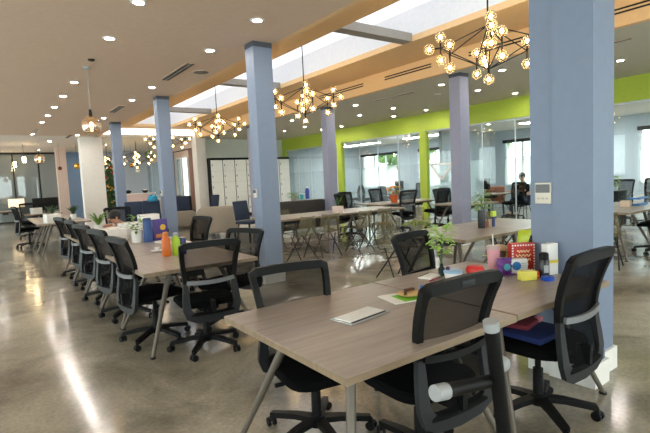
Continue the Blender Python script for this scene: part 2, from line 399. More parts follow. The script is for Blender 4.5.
# ------------------------------------------------------------------ columns
def column(x0, y0, x1, y1, m, zt=ZC):
    c = MB().b2((x0, y0, 0), (x1, y1, zt-.07))
    o = struct(NM(), c, m)
    MB().b2((x0-.004, y0-.004, zt-.07), (x1+.004, y1+.004, zt)).obj('cap_band', M_COLCAP, o, smooth=False)
    MB().b2((x0-.02, y0-.02, 0), (x1+.02, y1+.02, .15)).obj('base_board', M_WHITE, o, smooth=False)
    return o
_nc = [29]
def NM():
    _nc[0] += 1; return 'trim_%d' % _nc[0]
def box_column(label, parts, m, zt=ZC, group=None):
    t = thing('column', label, 'column', (parts[0][0], parts[0][1], 0), 0, group)
    ox, oy = parts[0][0], parts[0][1]
    s = MB(); c = MB(); b = MB()
    for x0, y0, x1, y1 in parts:
        s.b2((x0-ox, y0-oy, 0), (x1-ox, y1-oy, zt-.07)); c.b2((x0-ox-.004, y0-oy-.004, zt-.07), (x1-ox+.004, y1-oy+.004, zt))
        b.b2((x0-ox-.02, y0-oy-.02, 0), (x1-ox+.02, y1-oy+.02, .16))
    s.obj('shaft', m, t, smooth=False); c.obj('cap_band', M_COLCAP, t, smooth=False); b.obj('base_board', M_WHITE, t, smooth=False)
    t['kind'] = 'structure'
    return t
box_column('large blue column against the end of the front table', [(3.14, 1.412, 3.31, 1.68), (3.155, 1.475, 3.585, 1.845)], M_BLUE)
box_column('blue column behind the right side of the near left table', [(3.13, 5.83, 3.42, 6.07)], M_BLUE)
box_column('blue column second along the left row, with a lounge behind it', [(3.13, 10.25, 3.39, 10.5)], M_BLUE)
box_column('distant blue column beside the christmas tree', [(3.13, 14.68, 3.39, 14.93)], M_BLUE)
box_column('lilac column standing behind the middle table', [(7.6, 5.88, 7.88, 6.13)], M_LILAC)
box_column('lilac column behind the long table with the snake plant', [(7.6, 10.25, 7.88, 10.5)], M_LILAC)
box_column('lilac column near the lockers', [(7.6, 14.7, 7.88, 14.95)], M_LILAC)

def thermostat(label, x, y, z, w, h, dual):
    t = thing('thermostat', label, 'thermostat', (x, y, z))
    MB().box((-.012, 0, 0), (.024, w, h), bev=.004).obj('housing', mat('thermostat_ivory', (214, 208, 194), .4), t)
    MB().box((-.026, 0, h*.23), (.006, w*.86, h*.4)).obj('screen', mat('thermostat_screen', (58, 56, 54), .2), t, smooth=False)
    for k in (-1, 0, 1): MB().box((-.026, k*w*.25, -h*.25), (.006, w*.14, h*.08)).obj('button', mat('thermostat_key', (178, 172, 160), .4), t, smooth=False)
    return t
thermostat('ivory thermostat with dark screen on the large blue column', 3.155, 1.742, 1.29, .115, .145, True)
thermostat('small white thermostat on the blue column beside the near left table', 3.13, 5.985, 1.295, .09, .12, False)
thermostat('tiny white thermostat on the second blue column by the lounge', 3.13, 10.38, 1.3, .09, .12, False)

# ------------------------------------------------------------------ ceiling fixtures
def make_downlight(loc, label, group):
    t = thing('recessed_downlight', label, 'ceiling light', loc, 0, group)
    MB().lathe([(.052, -.004), (.056, -.012), (.082, -.008), (.086, 0), (.052, 0)], n=24).obj('trim_ring', M_WHITE, t)
    MB().cyl((0, 0, -.006), (0, 0, -.001), .052, n=20).obj('lens', M_LENS, t)
    return t
ORD = ['nearest', 'second', 'third', 'fourth', 'fifth', 'sixth', 'seventh', 'eighth', 'ninth']
D0 = None
rows = [(1.46, [5.15, 6.55, 9.46, 10.93, 12.4, 13.8, 15.25, 18.4], 'outer row of the left ceiling', 'downlights over the left walkway'),
        (2.8, [5.07, 6.52, 9.4, 10.93, 13.95, 18.5], 'left ceiling row along the blue columns', 'downlights along the blue columns'),
        (8.25, [5.38, 6.86, 9.78, 13.0], 'right ceiling row by the lilac columns', 'downlights on the right ceiling'),
        (9.7, [3.89, 6.98, 9.84, 11.32, 13.16, 14.44, 15.9], 'middle row of the right ceiling', 'downlights on the right ceiling'),
        (11.03, [6.84, 9.78, 11.16, 13.96, 15.21], 'right ceiling row along the green wall', 'downlights on the right ceiling')]
for x, ys, where, grp in rows:
    for k, y in enumerate(ys):
        lb = 'white downlight, %s from the camera in the %s' % (ORD[k], where)
        if D0 is None: D0 = make_downlight((x, y, ZC), lb, grp)
        else: dup(D0, (x, y, ZC), 0, lb, grp)
for k, (x, y) in enumerate([(13.6, 3.2), (13.6, 6.4), (13.6, 9.4), (13.6, 13), (13.6, 17)]):
    dup(D0, (x, y, 2.98), 0, 'round recessed downlight in the glass office ceiling, %s from the camera' % ORD[k], 'downlights in the glass offices')
for k, (x, y) in enumerate([(0.2, 22), (4.6, 23), (6.4, 21), (2.2, 21), (2.2, 25.5), (.4, 29), (1.6, 29), (4.2, 26)]):  # the farthest ones are added to brighten the back zone
    dup(D0, (x, y, ZC if x < XL else ZC+.05), 0, 'far round ceiling downlight past the columns, ' + ['at far left', 'over the reception desk', 'by the curtained window', 'before the pinkish pillar', 'added just before the dark glass', 'added behind the dark glass at left', 'added behind the dark glass at right', 'added over the blue feature wall'][k], 'downlights over the far lounge')

M_PANEL = emit_mat('added_panel_diffuser', (255, 250, 246), 26)  # glowing panels added to brighten the office interiors
for k, (y, lb) in enumerate([(3.6, 'long added lit ceiling panel in the glass office right of the large blue column'), (7.6, 'long added lit ceiling panel in the glass office above the person in black'), (12.9, 'long added lit ceiling panel behind the glass between the green posts'), (17.1, 'long added lit ceiling panel deep behind the left glass panel')]):
    t = thing('added_led_panel', lb, 'ceiling light', (14.6, y, 2.98), 0, 'added ceiling panels in the glass offices')
    MB().box((0, 0, -.012), (.42, 2.5, .02)).obj('frame', M_WHITE, t, smooth=False); MB().box((0, 0, -.025), (.36, 2.44, .008)).obj('diffuser', M_PANEL, t, smooth=False)
def slot_vent(label, c, ln, wd, axis='Y', vert=False):
    t = thing('slot_vent', label, 'air vent', c, 0, 'slot air vents')
    if vert:
        MB().box((-.004, 0, 0), (.008, ln, .105)).obj('flange', M_TRAY, t, smooth=False)
        for k in (-1, 1): MB().box((-.01, 0, k*.026), (.008, ln*.985, .024)).obj('slot', M_DKMETAL, t, smooth=False)
    else:
        MB().box((0, 0, -.004), (wd, ln, .008)).obj('flange', M_CEIL, t, smooth=False)
        for k in (-1, 1): MB().box((k*wd*.22, 0, -.01), (wd*.26, ln*.97, .008)).obj('slot', M_DKMETAL, t, smooth=False)
        MB().box((0, 0, -.012), (wd*.1, ln*.97, .008)).obj('blade', M_SILV, t, smooth=False)
slot_vent('dark slot vent in the left ceiling nearest the camera', (2.82, 8.0, ZC), 1.35, .17)
slot_vent('dark slot vent in the left ceiling by the second blue column', (2.78, 12.3, ZC), 1.1, .17)
slot_vent('small far slot vent in the left ceiling near the white pier', (2.6, 19.0, ZC), 1.1, .12)
slot_vent('twin slot vent on the peach fascia nearest the camera', (XR, 2.95, 3.59), 1.3, .1, vert=True)
slot_vent('twin slot vent on the peach fascia behind the nearest chandelier', (XR, 4.85, 3.59), 1.25, .1, vert=True)
slot_vent('twin slot vent on the peach fascia between the two near chandeliers', (XR, 7.02, 3.59), 1.35, .1, vert=True)
slot_vent('twin slot vent on the peach fascia beside the second chandelier', (XR, 9.3, 3.59), 1.8, .1, vert=True)
slot_vent('slim slot vent in the right ceiling between lilac columns', (8.3, 8.4, ZC), 1.4, .07)
slot_vent('slim slot vent in the right ceiling right of the large blue column', (8.2, 3.3, ZC), .35, .07)
def puck(name, label, cat, loc, r, h, m):
    t = thing(name, label, cat, loc)
    MB().lathe([(r, 0), (r*.95, -h*.6), (r*.6, -h)], n=24).obj('body', m, t)
    MB().lathe([(r*1.15, 0), (r*1.15, -.006), (r, -.006)], n=24).obj('rim', M_CEIL, t)
puck('ceiling_speaker', 'round grey ceiling speaker beside the near slot vent', 'speaker', (3.18, 7.84, ZC), .13, .02, mat('speaker_grille', (120, 112, 104), .8))
puck('smoke_detector', 'small dark round detector on the left ceiling over the glass pendant', 'detector', (1.44, 7.7, ZC), .05, .035, M_DKMETAL)
puck('smoke_detector', 'small round detector in the right ceiling left of the lilac column', 'detector', (9.1, 7.7, ZC), .07, .03, M_CEILR)

# chandeliers -----------------------------------------------------------
def make_chandelier(loc, label):
    t = thing('globe_chandelier', label, 'chandelier', loc, .60, 'branching globe chandeliers under the skylight')
    zb, zt, zm = 2.78, 3.34, 3.04
    MB().cyl((0, 0, zt), (0, 0, 4.3), .011, n=8).obj('stem', M_DKMETAL, t)
    MB().cyl((0, 0, 4.275), (0, 0, 4.3), .07, n=16).obj('canopy', M_DKMETAL, t)
    fr = MB(); gl = []
    fr.cyl((0, 0, zb-.06), (0, 0, zb+.07), .016, n=8).cyl((0, 0, zt-.06), (0, 0, zt+.04), .016, n=8)
    for k in range(4):
        a = PI/2*k+.06; ca, sa = math.cos(a), math.sin(a)
        p = Vector((.60*ca, .60*sa, zm+.08))
        q = Vector((.50*math.cos(a+.26), .50*math.sin(a+.26), zm-.05))
        for (u, top) in ((p, zt), (p, zb), (q, zb), (q, zt)): fr.cyl((0, 0, top), u, .0075, n=6)
        fr.cyl(p, q, .007, n=6)
        fr.cyl(p-Vector((0, 0, .10)), p+Vector((0, 0, .09)), .012, n=8)
        fr.cyl(q-Vector((0, 0, .10)), q+Vector((0, 0, .06)), .012, n=8)
        fr.cyl(p, p+Vector((ca, sa, 0))*.08, .011, n=8)
        gl += [p+Vector((0, 0, .145)), p-Vector((0, 0, .16)), p+Vector((ca, sa, 0))*.15, q-Vector((0, 0, .165)), q+Vector((0, 0, .125))]
    gl += [Vector((0, 0, zb-.13)), Vector((.07, .05, zb+.13)), Vector((-.06, -.05, zt-.12))]
    fr.obj('branch_frame', M_DKMETAL, t)
    g0 = b0 = None
    for c in gl:
        if g0 is None:
            g0 = MB().ball((0, 0, 0), .07, u=16, v=10).obj('globe', M_GLOBE, t, loc=c)
            b0 = MB().ball((0, 0, 0), 0.022, (1, 1, 1.3), u=8, v=6).obj('bulb', M_BULB, g0)
        else:
            g = g0.copy(); COL.objects.link(g); g.parent = t; g.location = c
            b = b0.copy(); COL.objects.link(b); b.parent = g
    return t
ch0 = make_chandelier((5.45, 3.75, 0), 'black branching globe chandelier nearest the camera, left of the large blue column')
for k, (y, lb) in enumerate([(8.07, 'black branching globe chandelier between the near blue column and first lilac column'),
                             (12.5, 'black branching globe chandelier hanging in front of the lockers'),
                             (16.9, 'far globe chandelier half hidden behind the second blue column')]):
    dup(ch0, (5.45, y, 0), (.98, 1.16, 1.25)[k], lb)
for (x, y, lb) in [(5.45, 21.3, 'globe chandelier over the far pink reception desk'), (4.9, 24.5, 'farthest globe chandelier beyond the christmas tree')]:
    dup(ch0, (x, y, -.95 if False else -.35), 1.2, lb)

def make_pendant(loc, label, drop):
    t = thing('glass_pendant_lamp', label, 'pendant lamp', loc, 0, 'smoked glass pendants over the walkway')
    MB().cyl((0, 0, 0), (0, 0, -drop), .006, n=6).obj('cord', M_SILV, t)
    MB().cyl((0, 0, -.03), (0, 0, 0), .06, n=16).obj('canopy', M_SILV, t)
    MB().lathe([(.02, -drop+.1), (.028, -drop+.02), (.03, -drop), (.02, -drop-.03)], n=12).obj('socket', M_DKMETAL, t)
    s = MB().lathe([(.03, -drop), (.09, -drop-.03), (.135, -drop-.09), (.142, -drop-.16), (.13, -drop-.22), (.112, -drop-.26), (.108, -drop-.26), (.125, -drop-.22), (.137, -drop-.16), (.13, -drop-.09), (.09, -drop-.035)], n=26)
    s.obj('glass_shade', add_haze(glass_mat('smoked_pendant_glass', (226, 214, 202), 1.0, .3), (240, 224, 204), .12), t)
    MB().ball((0, 0, -drop-.13), .026, (1, 1, 1.3)).obj('bulb', M_BULB, t)
    MB().lathe([(.107, -drop-.255), (.115, -drop-.26), (.107, -drop-.27)], n=26).obj('rim', mat('pendant_brass', (200, 160, 100), .3, metal=.9), t)
    return t
pd0 = make_pendant((1.46, 8.22, ZC), 'smoked glass pendant lamp hanging nearest over the left walkway', .76)
dup(pd0, (1.46, 17.0, ZC), 0, 'distant smoked glass pendant lamp hanging before the dark glass partition', None)
def make_stick(loc, label):
    t = thing('tube_pendant_lamp', label, 'pendant lamp', loc, 0, 'tiny tube pendants at far left')
    MB().cyl((0, 0, 0), (0, 0, -.5), .006, n=6).obj('cord', M_DKMETAL, t)
    MB().cyl((0, 0, -.5), (0, 0, -.72), .06, n=10).obj('tube', M_BULB, t)
    return t
st0 = make_stick((1.4, 22.5, ZC), 'right one of two small glowing tube pendants at far left')
dup(st0, (1.25, 26.2, ZC), 0, 'left one of two small glowing tube pendants at far left')

# hanging ornaments and wreath -----------------------------------------
def bauble(label, loc, r, m, g='christmas baubles hung from the far ceiling'):
    t = thing('hanging_bauble', label, 'ornament', loc, 0, g)
    MB().ball((0, 0, 0), r).obj('ball', m, t); MB().cyl((0, 0, r), (0, 0, ZC-loc[2]), .004, n=5).obj('string', M_DKMETAL, t)
M_RED = mat('red_gloss', (176, 30, 40), .25); M_GOLD = mat('gold_gloss', (206, 160, 70), .25, metal=.7)
bauble('gold bauble hanging right of the pinkish pillar', (3.2, 21.8, 2.44), .13, M_GOLD)
bauble('red bauble hanging lowest near the white pier', (3.45, 22.0, 2.08), .09, M_RED)
bauble('dark red bauble hanging close beside the pinkish pillar', (2.55, 21.7, 2.36), .08, mat('dark_red_gloss', (96, 24, 32), .3))
for k, (x, z, m) in enumerate([(4.75, 2.62, M_WHITE), (5.0, 2.3, M_RED), (5.25, 2.65, M_WHITE), (5.5, 2.45, M_GOLD), (5.75, 2.2, M_WHITE), (4.85, 2.05, M_WHITE), (5.15, 2.5, M_RED)]):
    bauble('%s bauble in the far cluster over the reception desk, %s from the left' % ({M_WHITE.name: 'white', M_RED.name: 'red', M_GOLD.name: 'gold'}[m.name], ['first', 'third', 'fifth', 'sixth', 'last', 'second', 'fourth'][k]), (x, 22.4, z), .1, m)
wr = thing('wreath', 'dark round christmas wreath hanging left of the second blue column', 'wreath', (6.05, 21.5, 2.86))
wm = MB()
for k in range(40):
    a = 2*PI*k/40; wm.ball((.15*math.cos(a), random.uniform(-.03, .03), .15*math.sin(a)), .05, u=6, v=5)
wm.obj('branch_ring', M_LEAFD, wr); MB().cyl((0, 0, .18), (0, 0, .56), .005, n=5).obj('string', M_DKMETAL, wr)
MB().ball((0, -.05, -.17), .05, (1.4, .5, .8)).obj('bow', M_GOLD, wr)

# christmas tree
xt = thing('christmas_tree', 'tall decorated christmas tree between the white pier and a blue column', 'tree', (4.5, 22.2, 0))
tm = MB()
for k in range(9):
    z = .35+k*.26; r = .72*(1-k/10.5)
    for j in range(16):
        a = 2*PI*j/16+k*.3
        tm.cyl((0, 0, z+.22), (r*math.cos(a), r*math.sin(a), z-.06+random.uniform(-.05, .05)), .1*(1-k/14), .015, n=5)
tm.obj('foliage', M_LEAFD, xt, smooth=False); MB().cyl((0, 0, 0), (0, 0, 2.7), .05, n=8).obj('trunk', mat('bark', (74, 54, 38), .9), xt)
for k in range(40):
    h = random.uniform(0, 1); a = random.uniform(PI*.7, PI*1.9); z = .4+h*2.2; r = .74*(1-h*.93)
    MB().ball((r*math.cos(a), r*math.sin(a), z), .05, u=8, v=6).obj('ornament', random.choice([M_GOLD, M_GOLD, M_WHITE, M_RED]), xt)

# ------------------------------------------------------------------ tables
def make_table(loc, rz, label, group, top=M_WOOD, w=1.086, d=1.07, splay='X', pad=True):
    """square work table, origin at floor centre; legs splay outwards along local X"""
    t = thing('work_table', label, 'table', loc, rz, group)
    MB().box((0, 0, .7225), (w, d, .035), bev=.003, seg=1).obj('tabletop', top, t, smooth=False)
    e = MB()
    for s in (-1, 1):
        e.box((0, s*(d/2+.0006), .7225), (w-.004, .0016, .029)); e.box((s*(w/2+.0006), 0, .7225), (.0016, d-.004, .029))
    e.obj('edge_band', M_WOODE, t, smooth=False)
    for s in (-1, 1):
        MB().box((0, s*(d/2-.29), .685), (w-.2, .05, .04)).obj('frame_rail', M_DKMETAL, t, smooth=False)
        for q in (-1, 1):
            a = (s*(w/2-.26), q*(d/2-.30), .70); b = (s*(w/2-.02), q*(d/2-.03), .012)
            l = MB().cyl(b, a, .015, .026, n=12).obj('leg', M_LEG, t)
            MB().cyl((b[0], b[1], 0), (b[0], b[1], .014), .024, n=10).obj('foot_pad', M_DKMETAL, l)
        MB().cyl((s*(w/2-.26), -(d/2-.3), .685), (s*(w/2-.26), d/2-.3, .685), .02, n=8).obj('cross_bar', M_DKMETAL, t)
    MB().box((0, 0, .645), (w-.56, .2, .1), bev=.005).obj('cable_tray', M_DKMETAL, t, smooth=False)
    return t
TG = 'square oak work tables'
tb0 = make_table((1.543, 1.836, 0), 0, 'front grey oak work table with a white flip socket, nearest the camera', TG)
dup(tb0, (2.615, 1.842, 0), 0, 'grey oak work table cluttered with snacks, butted against the large blue column', TG).scale = (.94, 1, 1)
for k, lb in enumerate(['near left oak work table with orange and green bottles', 'left row oak work table second from the near end, with white planter and blue bottle',
                        'left row work table third from the near end, under papers and boxes', 'left row work table fourth from the near end', 'left row work table at the far end, where a dark haired person leans']):
    dup(tb0, (1.543, 4.56+1.092*k, 0), PI/2, lb, TG)
dup(tb0, (4.63, 3.66, 0), 0, 'middle oak table with spider plant and dark vase', TG)
dup(tb0, (5.72, 3.66, 0), 0, 'oak table joined to the right end of the spider plant table', TG)
for k, lb in enumerate(['long run oak table left end, behind the near blue column', 'long run oak table second from the left, under the snake plant', 'long run oak table at the right end, behind clear chairs']):
    dup(tb0, (4.22+1.092*k+.6, 7.9, 0), 0, lb, TG)
dup(tb0, (8.25, 3.5, 0), 0, 'oak table right of the large blue column, near corner showing', TG)
dup(tb0, (9.345, 3.5, 0), 0, 'oak table right of the large blue column, carrying the blue rack', TG)
for k, lb in enumerate(['far oak table with orange flower pot, left part', 'far oak table right of the orange flower pot']):
    dup(tb0, (8.55+1.092*k, 9.1-.0*k, 0), 0, lb, TG)
dup(tb0, (9.0, 6.9, 0), 0, 'oak table left of the first lilac column in front of frosted glass', TG)
for k, lb in enumerate(['white topped desk second block at left, near end', 'desk in the second block at left, middle', 'desk in the second block at left, far end']):
    o = dup(tb0, (1.42, 12.55+1.092*k, 0), PI/2, lb, TG)
for k, lb in enumerate(['far left desk with monitors before dark glass', 'farthest desk at left edge before dark glass']):
    dup(tb0, (1.5-.9*k, 18.2+4.6*k, 0), PI/2, lb, TG)
for k, (x, y, lb) in enumerate([(12.95, 9.0, 'office desk behind glass where a person in black sits'), (13.9, 4.2, 'office desk behind glass at the right edge'), (13.4, 13.4, 'office desk behind the glass between the green posts'), (13.4, 17.2, 'office desk deep behind the left glass panel')]):
    dup(tb0, (x, y, 0), PI/2, lb, TG)

# ------------------------------------------------------------------ mesh back office chair
def backy(z):   # y of the back plane at height z (seat faces +Y)
    return -.222 - .72*(z-.68)**2
def make_chair(loc, rz, label, group):
    t = thing('office_chair', label, 'chair', loc, rz, group)
    b = MB()
    for k in range(5):
        a = PI/2+2*PI*k/5; c, s = math.cos(a), math.sin(a)
        b.sweep([(.03*c, .03*s, .115), (.14*c, .14*s, .108), (.31*c, .31*s, .078)], [.062, .05, .036], .034, up=(0, 0, 1))
    b.cyl((0, 0, .075), (0, 0, .14), .045, n=16)
    b.obj('star_base', M_BLACK, t)
    for k in range(5):
        a = PI/2+2*PI*k/5; c, s = math.cos(a)*.315, math.sin(a)*.315
        an = a+.9; dx, dy = math.cos(an)*.017, math.sin(an)*.017
        w = MB()
        for q in (-1, 1): w.cyl((c+dx*q*.5, s+dy*q*.5, .028), (c+dx*q*1.5, s+dy*q*1.5, .028), .028, n=14)
        w.cyl((c, s, .03), (c, s, .078), .009, n=8)
        w.box((c, s, .046), (.036, .036, .022), (0, 0, an), bev=.008)
        w.obj('caster', M_BLACK, t)
    MB().cyl((0, 0, .13), (0, 0, .30), .029, n=14).cyl((0, 0, .30), (0, 0, .41), .017, n=12).obj('gas_lift', M_CHROME if False else M_BLACK, t)
    m = MB().box((0, -.02, .425), (.17, .26, .05), bev=.012)
    m.cyl((.05, .03, .42), (.24, .03, .41), .008, n=8).cyl((.2, .03, .41), (.25, .03, .41), .014, n=8)
    m.sweep([(0, -.10, .42), (0, -.22, .43), (0, -.262, .43), (0, -.262, .52)], .075, .03, up=(1, 0, 0))
    m.obj('tilt_mechanism', M_BLACK, t)
    # seat cushion: rounded slab with a waterfall front
    rows = []; N = 14
    sm = MB(); seg = 28
    for zi, (z, g) in enumerate([(.445, .86), (.45, .95), (.468, 1.0), (.492, 1.0), (.508, .95), (.514, .8), (.513, .3)]):
        ring = []
        for i in range(seg):
            a = 2*PI*i/seg; ca, sa = math.cos(a), math.sin(a)
            x = .245*g*math.copysign(abs(ca)**.45, ca); y = .02+.24*g*math.copysign(abs(sa)**.5, sa)
            ring.append(sm.bm.verts.new((x, y, z-(.03*max(0, y-.12)/.14 if z > .46 else 0))))
        rows.append(ring)
    for p, q in zip(rows, rows[1:]):
        for i in range(seg): sm.bm.faces.new((p[i], p[(i+1) % seg], q[(i+1) % seg], q[i]))
    sm.bm.faces.new(rows[0][::-1]); sm.bm.faces.new(rows[-1])
    sm.obj('seat', M_BLACKF, t)
    # back
    def hw(z): return .206+.036*max(0, (z-.68)/.35) if z > .68 else .206+.010*(.68-z)/.3
    fr = MB()
    side = [(hw(z), backy(z), z) for z in (.67, .74, .81, .88, .94, .985)]
    tr_ = [(hw(1.02)-.004, backy(1.01), 1.014), (hw(1.03)-.028, backy(1.02), 1.026), (.09, backy(1.03), 1.031), (0, backy(1.03), 1.033)]
    half = side+tr_
    path = half+[(-x, y, z) for x, y, z in half[-2::-1]]
    ww = [.036]*6+[.05, .056, .058, .058, .058, .056, .05]+[.036]*6
    fr.sweep(path, ww, .034, up=(0, 1, 0))
    fo = fr.obj('backrest_frame', M_BLACK, t)
    def panel(z0, z1, inset, bulge, n=8):
        rr = []
        for i in range(n+1):
            z = z0+(z1-z0)*i/n; h = hw(z)-inset
            rr.append([(h*u, backy(z)-bulge*(1-u*u)+.004, z) for u in (-1, -.6, -.2, .2, .6, 1)])
        return MB().grid(rr)
    panel(.68, 1.02, .008, .025).obj('mesh_panel', M_MESH, fo)
    # lower U shaped shell
    lo = MB()
    up_ = [(hw(.7)-.002, backy(.7)-.002, .705), (hw(.6), backy(.62)-.006, .62), (hw(.5)+.002, backy(.54)-.006, .53), (hw(.45), backy(.485)-.002, .46), (hw(.45)-.022, backy(.45)+.004, .405), (hw(.45)-.075, backy(.45)+.006, .378), (0, backy(.45)+.002, .37)]
    lp = up_+[(-x, y, z) for x, y, z in up_[-2::-1]]
    lo.sweep(lp, [.034, .05, .058, .066, .08, .088, .09, .088, .08, .066, .058, .05, .034], .028, up=(0, 1, 0))
    lob = lo.obj('lower_back_shell', M_DGREY, t, label='dark grey plastic U shaped lower back')
    panel(.40, .68, .03, .018).obj('mesh_panel', M_MESH, lob)
    lb = MB(); pts = []
    for i in range(13):
        u = -1+2*i/12; pts.append((u*.2, backy(.69)-.03-.022*(1-u*u), .685+.012*u*u))
    lb.sweep(pts, .034, .018, up=(0, 1, 0))
    lb.obj('lumbar_bar', M_BAR, t, label='silver grey curved lumbar bar')
    return t
CG = 'black mesh office chairs'
chairs = [
    (1.685, 1.595, R(-3), .955, 'black mesh office chair tucked into the front table, seen from behind, with the tube stand'),
    (2.555, 1.46, R(2), .965, 'black mesh office chair at bottom right with clothing on its seat'),
    (1.42, 2.135, R(171), .905, 'black mesh office chair behind the front table, left of the flip socket'),
    (2.90, 2.44, R(190), .93, 'black mesh office chair behind the front table, by the bamboo plant'),
    (1.50, 3.97, R(-6), .945, 'black mesh office chair pushed under the near end of the left table'),
    (1.22, 4.54, R(-84), .97, 'black mesh office chair nearest on the walkway side of the left tables'),
    (1.24, 5.62, R(-80), .97, 'black mesh office chair second on the walkway side of the left tables'),
    (1.24, 6.68, R(-78), .97, 'black mesh office chair third on the walkway side of the left tables'),
    (1.27, 7.78, R(-84), .97, 'black mesh office chair fourth on the walkway side of the left tables'),
    (1.25, 8.88, R(-80), .97, 'black mesh office chair fifth on the walkway side of the left tables'),
    (1.98, 4.52, R(112), .91, 'black mesh office chair between the near left table and the blue column'),
    (2.25, 6.56, R(99), .94, 'black mesh office chair across the left tables in front of the beige armchair'),
    (2.1, 9.9, R(170), 1.02, 'black office chair beyond the far end of the left tables'),
    (0.86, 14.6, R(-80), 1.05, 'dark office chair alone by the second block of desks at far left'),
    (1.1, 17.6, R(180), 1.05, 'dark high back office chair before the dark glass, right of the desk lamp'),
    (7.1, 8.75, R(200), 1.02, 'black office chair behind the right end of the long table'),
    (8.5, 8.42, R(-10), 1.02, 'black mesh office chair in front of the orange flower pot'),
    (9.65, 8.35, R(75), 1.0, 'black mesh office chair side on against the green post'),
    (9.45, 7.75, R(160), 1.0, 'black mesh office chair left of the first lilac column'),
    (9.2, 9.9, R(180), 1.03, 'black office chair behind the orange flower pot against the glass'),
    (8.05, 9.95, R(175), 1.0, 'black office chair left of the orange flower pot, farther table'),
    (12.6, 7.95, R(80), 1.02, 'black office chair behind glass beside the person in black'),
    (13.25, 5.28, R(-60), 1.03, 'dark chair behind the glass right of the large blue column'),
    (12.6, 4.42, R(80), 1.05, 'dark chair behind glass at the right edge of the view'),
    (8.75, 2.95, R(10), 1.0, 'black office chair under the right hand table near the edge of the view'),
    (13.6, 12.6, R(100), 1.05, 'dark office chair behind glass between the green posts'),
    (13.2, 15.0, R(-120), 1.05, 'dark office chair behind glass above the orange flower pot'),
    (13.5, 16.4, R(40), 1.0, 'dark office chair deep behind the left glass panel'),
    (14.6, 12.4, R(10), 1.05, 'dark office chair far behind the glass, next to the divider'),
    (14.4, 14.9, R(60), 1.05, 'dark office chair at the back of the office left of the green post'),
    (12.6, 13.2, R(-100), 1.0, 'dark office chair close behind the glass left of the green post'),
    (13.9, 10.6, R(140), 1.05, 'dark office chair behind the frosted glass by the brown chair'),
]
c0 = None
for x, y, rz, s, lb in chairs:
    if c0 is None:
        c0 = make_chair((x, y, 0), rz, lb, CG); o = c0
    else: o = dup(c0, (x, y, 0), rz, lb, CG)
    o.scale = (1, 1, s)
pl = MB().box((0, backy(1.03)-.018, 1.028), (.085, .008, .032), bev=.003).obj('grip_plate', M_DGREY, c0, label='grey plastic grip plate')

bar = [c for c in c0.children if c.name.startswith('lumbar_bar')][0]
bar.material_slots[0].link = 'OBJECT'; bar.material_slots[0].material = M_BLACK; del bar['label']
# tube stand behind the front chair
ts = thing('tube_stand', 'folded black tube stand with grey end caps behind the front chair', 'stand', (1.42, .98, 0))
def rel(*p): return tuple(a-b for a, b in zip(p, (1.42, .98, 0)))
a, b = Vector(rel(1.40, .97, .915)), Vector(rel(1.58, 1.0, .02))
MB().cyl(b, a, .026, n=16).obj('upright_tube', M_BLACK, ts); d = (a-b).normalized()
MB().cyl(a-d*.01, a+d*.025, .028, n=16).obj('end_cap', mat('pale_grey_rubber', (150, 152, 154), .5), ts)
a2, b2 = Vector(rel(1.14, 1.0, .748)), Vector(rel(1.44, 1.0, .70)); d2 = (b2-a2).normalized()
cb = MB().cyl(a2, b2, .024, n=16).obj('cross_tube', M_BLACK, ts)
MB().lathe([(.012, 0), (.027, 0), (.028, .055), (.024, .055)], c=a2-d2*.01, rot=d2.to_track_quat('Z', 'Y').to_euler(), n=18).obj('end_cap', _m['pale_grey_rubber'], cb)
a3 = Vector(rel(1.5, 1.0, .745)); b3 = Vector(rel(1.68, 1.02, .012))
MB().cyl(b3, a3, .013, n=12).obj('support_leg', M_LEG, ts)
MB().ball(a3, .03, (1.3, 1, 1)).obj('elbow_joint', _m['pale_grey_rubber'], ts)
MB().cyl(a3, b2, .016, n=10).obj('link_tube', M_BLACK, ts)

# ------------------------------------------------------------------ cafe chairs with clear shells
M_CLEAR = mat('smoky_clear_shell', (120, 112, 80), .2, alpha=.34)
def make_cafe(loc, rz, label, group, shell=M_CLEAR, nm='cafe_chair'):
    t = thing(nm, label, 'chair', loc, rz, group)
    rows = []
    prof = [(.22, .46), (.1, .445), (-.06, .44), (-.17, .46), (-.215, .54), (-.235, .66), (-.25, .80)]
    for i, (y, z) in enumerate(prof):
        wv = .215 if i < 5 else .215-.02*(i-4)
        rows.append([(u*wv, y+.05*u*u*(1 if z > .5 else 0), z+.035*u*u*(1 if z < .5 else .3)) for u in (-1, -.66, -.33, 0, .33, .66, 1)])
    o = MB().grid(rows).obj('shell', shell, t)
    md = o.modifiers.new('thickness', 'SOLIDIFY'); md.thickness = .008
    for s in (-1, 1):
        MB().cyl((s*.2, .2, 0), (s*.13, -.1, .44), .011, n=8).obj('leg', M_DKMETAL, t)
        MB().cyl((s*.2, -.22, 0), (s*.13, .14, .44), .011, n=8).obj('leg', M_DKMETAL, t)
    MB().cyl((-.17, -.02, .3), (.17, -.02, .3), .008, n=8).obj('stretcher', M_DKMETAL, t)
    return t
KG = 'clear shell cafe chairs with crossed dark legs'
k0 = make_cafe((4.55, 7.05, 0), R(8), 'clear cafe chair nearest the blue column at the long table', KG)
for x, y, rz, lb in [(5.15, 7.1, -12, 'clear cafe chair second from the blue column at the long table'), (5.9, 7.05, 5, 'clear cafe chair third from the blue column at the long table'),
                     (6.5, 7.1, -5, 'clear cafe chair at the right end of the long table'), (5.3, 8.75, 180, 'clear cafe chair behind the long table, left of the snake plant'),
                     (6.75, 6.45, 70, 'clear cafe chair standing apart before the lilac column'),
                     (6.6, 4.35, 190, 'clear cafe chair behind the middle table at the foot of the lilac column'),
                     (7.15, 3.05, -75, 'dark legged cafe chair beside the right hand table'),
                     (4.65, 4.75, 175, 'clear cafe chair behind the spider plant table')]:
    dup(k0, (x, y, 0), R(rz), lb, KG)
